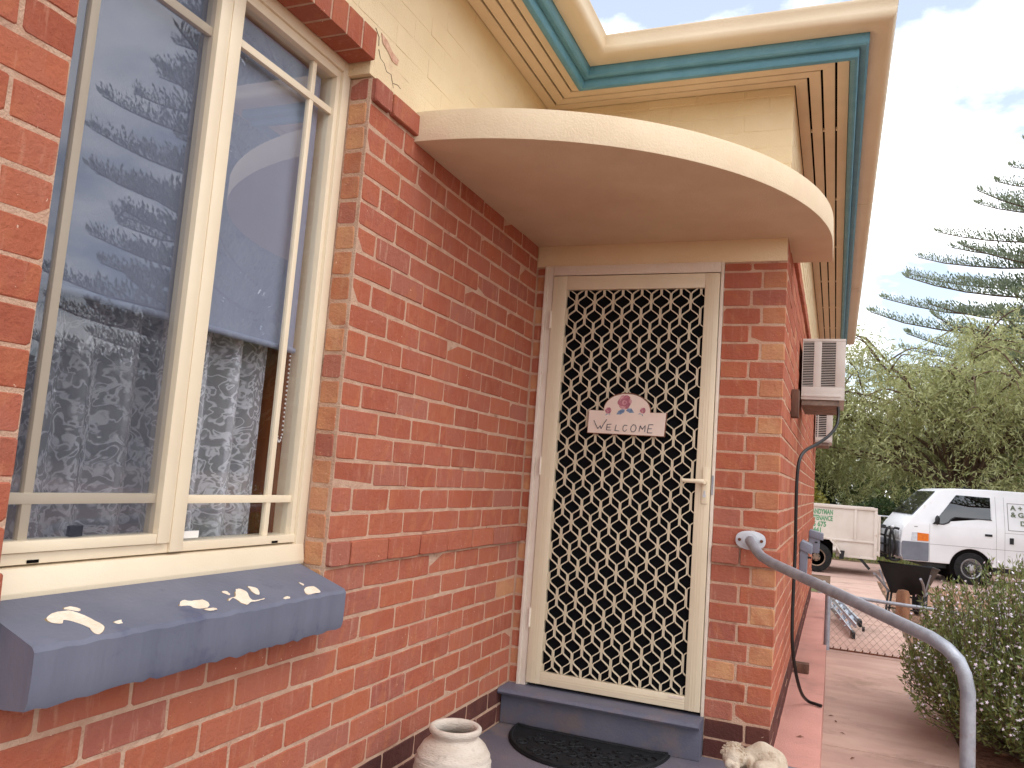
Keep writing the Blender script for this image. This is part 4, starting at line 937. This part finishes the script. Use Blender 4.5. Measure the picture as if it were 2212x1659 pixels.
for c in (1.285, 3.52):
    m = MB(); m.lathe([(.395, .0), (.395, .5)], (c, .012, .30), 26, 'y'); m.build('wheel_well', 'void_dark', van, True)
    wheel(van, c, .075, .308, .20, .195, 'hubcap'); wheel(van, c, VW-.075, .308, .20, .195, 'hubcap', 1)
m = MB(); m.box(.5, 4.2, .15, VW-.15, .26, .42); m.build('underbody', 'black_plastic', van, True)
m = MB()
for y in (.12, .50, VW-.50, VW-.12): m.tube(smooth_path([(.03, y, .36), (-.13, y, .34), (-.17, y, .45), (-.165, y, .85), (-.10, y, .97), (.0, y, .96)], 4), .026, 8)
for h in (.44, .62, .80, .95): m.tube([(-.165 if h < .9 else -.12, .10, h), (-.165 if h < .9 else -.12, VW-.10, h)], .022, 8)
m.tube(smooth_path([(-.13, .12, .94), (-.16, -.02, .90), (-.10, -.03, .60), (-.12, .10, .42)], 5), .022, 8); m.build('bull_bar', 'black_plastic', van, True, smooth=True)
m = MB(); m.ball((-.13, .12, 1.00), .035, 8, 6); m.build('bar_lamp', 'lamp_clear', van, True)
m = MB(); m.tube([(1.25, .25, 1.85), (1.22, .25, 1.90)], .02, 6); m.box(1.15, 1.35, .2, .3, 1.86, 1.875); m.build('roof_fitting', 'black_plastic', van, True)
for txt, h, x in (('A + P', 1.50, 2.00), ('& GA', 1.37, 2.00), ('D', 1.21, 2.16)):
    text_mesh(txt, .13, 'van_text', van, (x, yo(h)-.010, h), (1, 0, 0), (0, .17, 1), local=True, squeeze=1.1, bold=.004)
m = MB(); m.box(.1, .34, -.9, -.74, .002, .012); 
# box trailer
tr = thing('box_trailer', 'cream steel box trailer lettered HANDYMAN parked ahead of the van', 'trailer', (1.17, 13.75, ZG))
def tb(name, mat, *b, bevel=.004): mm = MB(); mm.box(*b); return mm.build(name, mat, tr, True, bevel=bevel)
TX1 = 1.09
tb('side_panel', 'trailer_paint', -2.3, TX1, .02, .035, .66, 1.31); tb('lower_panel', 'trailer_paint', .36, TX1-.03, .03, .045, .36, .66)
tb('far_panel', 'trailer_paint', -2.3, TX1, 1.5, 1.52, .40, 1.31); tb('floor', 'trailer_paint', -2.3, TX1, .05, 1.49, .40, .44); tb('front_panel', 'trailer_paint', -2.32, -2.30, .04, 1.49, .44, 1.31)
tb('top_rail', 'trailer_paint', -2.3, TX1+.01, -.01, .05, 1.285, 1.34); tb('far_rail', 'trailer_paint', -2.3, TX1+.01, 1.48, 1.54, 1.285, 1.34); tb('mid_rail', 'trailer_paint', -2.3, TX1, .0, .04, .645, .68); tb('bottom_rail', 'trailer_paint', .36, TX1, .0, .05, .33, .37)
for x in (-1.6, -.7, .68): tb('post', 'trailer_paint', x, x+.05, -.004, .03, .68, 1.285)
tb('corner_post', 'trailer_paint', TX1-.045, TX1+.012, -.008, .052, .34, 1.34)
tb('tailgate', 'trailer_paint', TX1+.04, TX1+.07, .02, 1.5, .40, 1.20); tb('hinge_arm', 'trailer_paint', TX1+.012, TX1+.05, .0, .04, .42, .5)
m = MB(); m.prism([(-.46, -.20, .66), (.23, -.20, .66), (.36, -.20, .52), (.44, -.20, .40), (.45, -.20, .42), (.37, -.20, .55), (.24, -.20, .69), (-.46, -.20, .69)], (0, .22, 0)); m.build('mudguard', 'trailer_paint', tr, True)
m = MB(); m.box(-.4, .30, .04, .05, .30, .66); m.build('guard_back', 'void_dark', tr, True)
wheel(tr, .0, -.08, .288, .18, .175, 'hub_dirty'); wheel(tr, .0, 1.62, .288, .18, .175, 'hub_dirty', 1)
m = MB(); m.tube([(0, -.02, .288), (0, 1.56, .288)], .03, 8); m.build('axle', 'black_plastic', tr, True)
m = MB(); m.prism([(.42, -.19, .30), (.50, -.19, .30), (.52, -.19, .46), (.44, -.19, .46)], (0, .15, 0)); m.build('mud_flap', 'black_plastic', tr, True)
m = MB(); m.beam((.78, .03, .36), (.98, .03, .14), .04, .05); m.build('tail_stand', 'black_plastic', tr, True)
m = MB(); m.beam((-2.3, .77, .42), (-3.3, .77, .42), .07, .07); m.build('drawbar', 'trailer_paint', tr, True)
for txt, h, xr in (('HANDYMAN', 1.145, .285), ('MAINTENANCE', 1.020, .280), ('5 675', .895, .165), ('441', .775, .085)):
    text_mesh(txt, .135, 'trailer_text', tr, (xr, .018, h), (1, 0, 0), (0, 0, 1), local=True, align='RIGHT', squeeze=.58 if len(txt) > 6 else .82, bold=.006)
# car far behind the shrubs
car = thing('parked_car', 'small white car half hidden behind the dark shrub', 'car', (-2.3, 27.5, ZG))
def yc(h): return 0. if h < 1.1 else (h-1.1)/.70*.16
CO = [(.02, .38), (.0, .7), (.06, 1.02), (.75, 1.12), (1.35, 1.72), (1.7, 1.80), (3.6, 1.80), (4.05, 1.15), (4.2, 1.05), (4.28, .7), (4.25, .38)]
m = MB(); n = len(CO); m.add([(x, yc(h), h) for x, h in CO]+[(x, 1.65-yc(h), h) for x, h in CO], [(i, (i+1) % n, n+(i+1) % n, n+i) for i in range(n)]+[tuple(range(n)), tuple(range(n, 2*n))]); m.build('body', 'car_white', car, True, bevel=.04, seg=3)
for a in ([(.92, 1.16), (1.75, 1.16), (1.75, 1.70), (1.42, 1.68)], [(1.82, 1.16), (2.7, 1.16), (2.7, 1.70), (1.82, 1.70)], [(2.78, 1.16), (3.92, 1.18), (3.5, 1.70), (2.78, 1.70)]):
    m = MB(); m.prism([(x, yc(h)-.012, h) for x, h in a], (0, .006, 0)); m.build('side_window', 'vehicle_glass', car, True)
m = MB(); m.add([(.80, .2, 1.185), (.80, 1.45, 1.185), (1.32, 1.38, 1.705), (1.32, .27, 1.705)], [(0, 1, 2, 3)]); m.build('windscreen', 'vehicle_glass', car, True)
m = MB(); m.box(-.01, .05, .1, .4, .80, .95); m.build('headlight', 'lamp_clear', car, True)
m = MB(); m.box(4.16, 4.29, -.006, .2, .78, 1.0); m.build('tail_lamp', 'lamp_red', car, True)
for cx_ in (.8, 3.4):
    wheel(car, cx_, .06, .30, .18, .19, 'hubcap'); wheel(car, cx_, 1.59, .30, .18, .19, 'hubcap', 1)
# fence beyond the driveway
t = thing('wire_fence', 'low wire fence with pale posts running behind the trailer and van', 'fence', (2.0, 19.4, ZG))
for k in range(12):
    m = MB(); m.tube([(-8+2.2*k, 19.4, ZG), (-8+2.2*k, 19.4, .82)], .035, 8); m.build('post', 'wire', t, smooth=True)
for z in (.80, .32, -.12):
    m = MB(); m.tube([(-8, 19.4, z), (16.2, 19.4, z)], .022 if z > .7 else .014, 6); m.build('rail', 'plate_zinc', t)
m = MB()
x = -8.
while x < 16:
    m.tube([(x, 19.4, ZG+.02), (x+.95, 19.4, .80)], .0025, 3); m.tube([(x+.95, 19.41, ZG+.02), (x, 19.41, .80)], .0025, 3); x += .14
m.build('chain_link', 'wire', t)

# ------------------------------------------------------------------ vegetation
G = np.random.default_rng(4)
def rand_dir(n): v = G.normal(size=(n, 3)); return v/np.linalg.norm(v, axis=1, keepdims=True)
def trunk_tree(t, base, pts_r, limbs):
    m = MB(); m.tube(smooth_path([p for p, _ in pts_r], 4), list(np.interp(np.linspace(0, len(pts_r)-1, (len(pts_r)-1)*4+1), range(len(pts_r)), [r for _, r in pts_r])), 9)
    m.build('trunk', 'bark', t, smooth=True)
    m = MB()
    for P_, r0, r1 in limbs:
        sp = smooth_path(P_, 4); m.tube(sp, list(np.linspace(r0, r1, len(sp))), 6)
    m.build('limbs', 'bark', t, smooth=True)
def feather_tree():
    bx, by = 4.7, 22.4
    t = thing('spreading_tree', 'wide spreading tree with drooping olive foliage behind the van', 'tree', (bx, by, ZG))
    limbs = []; tips = []
    for k in range(56):
        a = 2*PI*k/56*3+G.uniform(-.3, .3); rr = 5.8*math.sqrt(G.uniform(.02, 1.)); zt2 = 1.5+5.2*math.sqrt(max(.05, 1-(rr/6.4)**2))*G.uniform(.25, 1.02)
        s = Vector((bx+.15*math.cos(a), by+.15*math.sin(a), G.uniform(1.2, 2.6)))
        e = Vector((bx-.2+rr*1.0*math.cos(a), by+rr*.75*math.sin(a), zt2)); mid = s.lerp(e, .5)+Vector((0, 0, G.uniform(.3, 1.0)))
        q1 = s.lerp(mid, .5)+Vector((G.uniform(-.4, .4), G.uniform(-.4, .4), .1)); limbs.append(([s, q1, mid, e], .055, .012))
        tips.append((mid, e))
        for j in range(4):
            u = G.uniform(.3, 1); st_ = mid.lerp(e, u); ee = st_+Vector((G.uniform(-1.3, 1.3), G.uniform(-1.3, 1.3), G.uniform(-.5, 1.0))); limbs.append(([st_, st_.lerp(ee, .5)+Vector((0, 0, .25)), ee], .03, .008)); tips.append((st_, ee))
    trunk_tree(t, None, [((bx, by, ZG-.1), .22), ((bx+.05, by, 1.0), .18), ((bx-.05, by, 2.2), .14), ((bx, by, 3.4), .08)], limbs)
    for k in range(60):      # low drooping sprays round the skirt of the crown
        a = G.uniform(0, 2*PI); rr = G.uniform(2.6, 5.6); p0 = Vector((bx-.2+rr*math.cos(a), by+rr*.75*math.sin(a), G.uniform(2.0, 3.3))); tips.append((p0, p0+Vector((G.uniform(-.9, .9), G.uniform(-.9, .9), G.uniform(-1.7, -.6)))))
    P_ = []; D_ = []; T_ = []
    for a, b in tips:
        for c in range(31):
            u = G.uniform(.15, 1.08); o = Vector(a).lerp(Vector(b), u); o = np.array(o)+G.normal(size=3)*np.array([.30, .30, .22])
            dirn = np.array([G.normal()*.75, G.normal()*.75, -.55+G.normal()*.35]); ln = G.uniform(.35, .8); ns = 11; tt = G.uniform(.15, .85)
            for k in range(ns):
                v = k/ns; pt = o+dirn*ln*v+np.array([0, 0, -.22*v*v*ln]); sgn = G.normal(size=3)*.75
                P_.append(pt); D_.append(dirn+sgn+np.array([0, 0, -.35])); T_.append(tt+G.normal()*.16+(pt[2]-4)*.04)
    P_ = np.array(P_); leaf_mesh('crown', P_, np.array(D_), G.uniform(.10, .19, len(P_)), G.uniform(.024, .042, len(P_)), 'leaf_feather', t, tint=np.array(T_), seed=2)
feather_tree()
def norfolk(bx, by, hgt, rad, label, seed, zlow=2.4, lin=False):
    g = np.random.default_rng(seed)
    t = thing('norfolk_pine', label, 'tree', (bx, by, ZG), group='tall tiered pines')
    m = MB(); m.tube([(bx, by, ZG-.1), (bx, by, hgt*.3), (bx, by, hgt*.7), (bx, by, hgt)], [.38, .30, .15, .02], 10); m.build('trunk', 'bark', t, smooth=True)
    mb = MB(); P_ = []; D_ = []; L_ = []; T_ = []
    z = zlow
    while z < hgt-.4:
        fr = 1-(z-zlow)/(hgt-zlow); rr = rad*((.04+.96*fr) if lin else (.25+.75*fr**.8)); nb = 6; a0 = g.uniform(0, 6.28)
        for k in range(nb):
            a = a0+2*PI*k/nb+g.uniform(-.15, .15); r1 = rr*g.uniform(.82, 1.08); d = Vector((math.cos(a), math.sin(a), 0)); sdv = Vector((-d.y, d.x, 0))
            pts = []
            for j in range(9):
                u = j/8.; pts.append(Vector((bx, by, z+g.uniform(-.02, .02))) + d*(r1*u) + Vector((0, 0, r1*(-.10*u+.16*u**3))))
            mb.tube(pts, list(np.linspace(.06, .016, 9)), 4)
            nn = int(r1*13)
            for j in range(nn):
                u = .16+.84*j/nn; q = u*8; i0 = min(7, int(q)); p = pts[i0].lerp(pts[i0+1], q-i0); ln = (.30+.75*(1-u)*min(1, r1/3))*g.uniform(.7, 1.1)
                for s_ in (-1, 1):
                    dr = (d*.65+sdv*(s_*.8)+Vector((0, 0, .55+.35*u))).normalized(); tt = g.uniform(.2, .8)
                    for w_ in range(5):
                        v = w_/5.; P_.append(p+dr*ln*v+Vector((0, 0, .18*v*v*ln))); D_.append(dr+Vector((g.normal()*.35, g.normal()*.35, .35+g.normal()*.25))); L_.append(ln*.34); T_.append(tt+g.normal()*.12)
            for j in range(5): P_.append(pts[-1]-d*.05*j); D_.append(d*.6+Vector((g.normal()*.3, g.normal()*.3, .9))); L_.append(.26); T_.append(.6)
        z += g.uniform(.36, .52)
    mb.build('branches', 'bark', t)
    P_ = np.array(P_); leaf_mesh('crown', P_, np.array(D_), np.array(L_), np.array(L_)*.36, 'leaf_pine', t, tint=np.array(T_), seed=seed)
norfolk(11.6, 29.4, 20.2, 11.4, 'tall tiered pine rising behind the spreading tree beyond the van', 21, 3.6, True)
norfolk(10.6, 11.6, 23, 5.2, 'tall tiered pine beside the house, mirrored in the window glass', 22, 1.6)
def blob_shrub(name, label, cat, base, lobes, n, size, mat, seed, flat=1., group=None, trunkh=None, droop=0.):
    g = np.random.default_rng(seed); t = thing(name, label, cat, base, group=group)
    P_ = []; T_ = []
    tot = sum(l[3] for l in lobes)
    for cx_, cy_, cz_, r in lobes:
        k = int(n*r/tot); v = g.normal(size=(k, 3)); v /= np.linalg.norm(v, axis=1, keepdims=True); rr = r*(g.uniform(.35, 1., k)**.45)*(1+.18*np.sin(v[:, 0]*7+seed)*np.cos(v[:, 2]*6))
        p = v*rr[:, None]*np.array([1, 1, flat])+np.array([cx_, cy_, cz_]); P_.append(p); T_.append(.35+.35*v[:, 2]*0+g.normal(size=k)*.22+.1*np.sin(p[:, 0]*5)*np.sin(p[:, 2]*6))
    P_ = np.concatenate(P_); T_ = np.concatenate(T_)+.15
    D_ = g.normal(size=P_.shape)+np.array([0, 0, -droop])
    m = MB()
    for cx_, cy_, cz_, r in lobes:
        for j in range(4): m.tube([(base[0]+g.uniform(-.05, .05), base[1]+g.uniform(-.05, .05), base[2]-.02), (base[0]*.5+cx_*.5, base[1]*.5+cy_*.5, base[2]*.5+cz_*.5), (cx_+g.uniform(-.5, .5)*r, cy_+g.uniform(-.5, .5)*r, cz_+g.uniform(0, .7)*r)], [.05*r+.012, .03*r+.008, .006], 5)
    m.build('trunk', 'bark', t)
    leaf_mesh('crown', P_, D_, g.uniform(.7, 1.3, len(P_))*size, g.uniform(.4, .6, len(P_))*size, mat, t, tint=T_, seed=seed); return t
blob_shrub('cypress_tree', 'dark narrow cypress behind the trailer beside the golden shrub', 'tree', (1.05, 23.5, ZG), [(1.05, 23.5, .5, .55), (1.02, 23.5, 1.1, .55), (1.05, 23.5, 1.7, .50), (1.05, 23.5, 2.3, .42), (1.05, 23.5, 2.9, .28)], 8000, .10, 'leaf_cypress', 31, 1.25)
blob_shrub('golden_shrub', 'yellow green feathery shrub behind the trailer at the house corner', 'shrub', (.75, 20.8, ZG), [(.8, 20.8, .6, .42), (.55, 20.9, 1.2, .5), (.95, 20.7, .95, .3), (.35, 20.9, 1.7, .4)], 5000, .14, 'leaf_gold', 32)
blob_shrub('round_shrub', 'dark glossy rounded shrub on a short trunk between trailer and van', 'shrub', (2.6, 21.0, ZG), [(2.3, 21, .75, .50), (2.75, 21, .85, .52), (3.1, 21.1, .65, .45), (2.6, 20.8, .55, .45), (2.0, 21, .65, .34)], 7000, .10, 'leaf_shrub', 33, .8)
blob_shrub('leafy_tree', 'leafy green tree far behind the dark shrub', 'tree', (-1.5, 34, ZG), [(-1.5, 34, 2, 2.4), (-3.2, 34, 3.2, 2), (0, 35, 3.4, 1.6)], 7000, .2, 'leaf_hedge', 34)
# far belt of trees closing the horizon
g2 = np.random.default_rng(9); n = 42000
az = g2.uniform(-1.0, 1.45, n); dist = g2.uniform(58, 72, n); hmax = 4.2+2.2*np.sin(az*9)+1.4*np.sin(az*23+1); zz2 = ZG+g2.random(n)**.8*hmax
P_ = np.stack([1.5+dist*np.sin(az), -3.9+dist*np.cos(az), zz2], 1)
tag(leaf_mesh('far_trees', P_, g2.normal(size=(n, 3)), g2.uniform(.5, 1.1, n), g2.uniform(.4, .8, n), 'leaf_hedge', tint=.3+.3*np.sin(az*40)+g2.normal(size=n)*.15), 'belt of green trees along the horizon', 'trees', kind='stuff')
# flowering bush beside the path
def bush():
    g = np.random.default_rng(12); base = (2.9, 2.25, ZG); t = thing('flowering_bush', 'wispy green bush dotted with tiny white flowers beside the path', 'bush', base)
    m = MB(); P_ = []; D_ = []; T_ = []; FP = []
    for k in range(1700):
        a = g.uniform(0, 6.28); rr = math.sqrt(g.random()); out = Vector((math.cos(a), math.sin(a), 0))
        top = Vector((base[0]+out.x*rr*.98, base[1]+out.y*rr*1.3, ZG+(.25+.98*math.sqrt(max(0, 1-rr*rr*.82)))*g.uniform(.40, 1.06)))
        root = Vector((base[0]+out.x*rr*.35, base[1]+out.y*rr*.35, ZG)); mid = root.lerp(top, .55)+out*(.12*rr)+Vector((g.normal()*.04, g.normal()*.04, -.02))
        sp = smooth_path([root, mid, top], 5)
        m.tube(sp[::2], list(np.linspace(.004, .0012, len(sp[::2]))), 3)
        tt = g.uniform(.15, .8)
        for j in range(46):
            u = .28+.72*(j/46.); q = u*(len(sp)-1); i0 = min(len(sp)-2, int(q)); p = sp[i0].lerp(sp[i0+1], q-i0); ax = (sp[i0+1]-sp[i0]).normalized()
            P_.append(p+Vector((g.normal(), g.normal(), g.normal()))*.011); D_.append(ax*.9+Vector((g.normal(), g.normal(), g.normal()))*.6); T_.append(tt+g.normal()*.15)
        for j in range(g.integers(2, 7)):
            u = g.uniform(.62, 1.0); q = u*(len(sp)-1); i0 = min(len(sp)-2, int(q)); FP.append(sp[i0].lerp(sp[i0+1], q-i0)+Vector((g.normal(), g.normal(), g.normal()))*.018)
    m.build('stems', 'bark', t); P_ = np.array(P_)
    leaf_mesh('foliage', P_, np.array(D_), g.uniform(.03, .05, len(P_)), g.uniform(.008, .013, len(P_)), 'leaf_diosma', t, tint=np.array(T_), seed=5)
    m = MB()
    for p in FP:
        nx = Vector((g.normal(), g.normal()-.6, g.normal()+.5)).normalized(); u = nx.orthogonal().normalized(); v = nx.cross(u); r = g.uniform(.008, .013); a0 = g.uniform(0, 6)
        pts = [p+nx*.002]
        for k in range(10): rr = r if k % 2 == 0 else r*.45; pts.append(p+(u*math.cos(a0+k*PI/5)+v*math.sin(a0+k*PI/5))*rr)
        m.add(pts, [(0, 1+k, 1+(k+1) % 10) for k in range(10)])
    tag(m.build('flowers', 'flower_white', t), kind='stuff')
bush()
# grass verge, gravel and litter
g3 = np.random.default_rng(6); n = 26000
P_ = np.stack([g3.uniform(-6, 16, n), g3.uniform(17.5, 24, n), np.full(n, ZG-.01)], 1); D_ = g3.normal(size=(n, 3))*.35+np.array([0, 0, 1])
tag(leaf_mesh('grass', P_, D_, g3.uniform(.07, .2, n), .02, 'leaf_grass'), 'rough grass verge under the wire fence', 'grass', kind='stuff')
n = 4200; m = MB()
for k in range(n):
    x = g3.uniform(2.28, 7); y = 2.0+10.8*g3.random()**.8; s = g3.uniform(.012, .034)*(1 if y < 9 else 1.3); a = g3.uniform(0, 6.28); z = ZG-.006
    c, sn = math.cos(a)*s, math.sin(a)*s; h_ = s*g3.uniform(.35, .8)
    m.add([(x+c, y+sn, z), (x-sn, y+c*.7, z), (x-c, y-sn, z), (x+sn, y-c*.7, z), (x+c*.3, y+sn*.3, z+h_), (x-c*.4, y-sn*.3, z+h_*.8)], [(0, 1, 4), (1, 5, 4), (1, 2, 5), (2, 3, 5), (3, 4, 5), (3, 0, 4)])
tag(m.build('gravel', 'pebble'), 'loose pale stones scattered over the gravel bed', 'gravel', kind='stuff')
for x, y, z, a, lab in [(1.50, 2.35, ZG+.004, .4, 'dry brown leaf on the side path tight against the plinth'), (1.53, 2.22, ZG+.004, 1.8, 'dry brown leaf on the side path, second leaf out from the plinth'), (1.57, 1.95, ZG+.004, 2.6, 'tiny dry leaf alone on the side path by the hose end'), (1.355, .60, .000, .3, 'dry brown leaf lying on the pink plinth'), (1.62, 1.45, ZG+.004, .9, 'dry brown leaf in the middle of the side path')]:
    m = MB(); c, s = math.cos(a)*.022, math.sin(a)*.022
    m.add([(x-c, y-s, z), (x-s*.35, y+c*.35, z+.005), (x+c, y+s, z+.002), (x+s*.35, y-c*.35, z+.004), (x, y, z+.008)], [(0, 1, 4), (1, 2, 4), (2, 3, 4), (3, 0, 4)])
    tag(m.build('fallen_leaf', 'leaf_brown'), lab, 'leaf', 'fallen leaves by the house')
print('objects', len(bpy.data.objects))
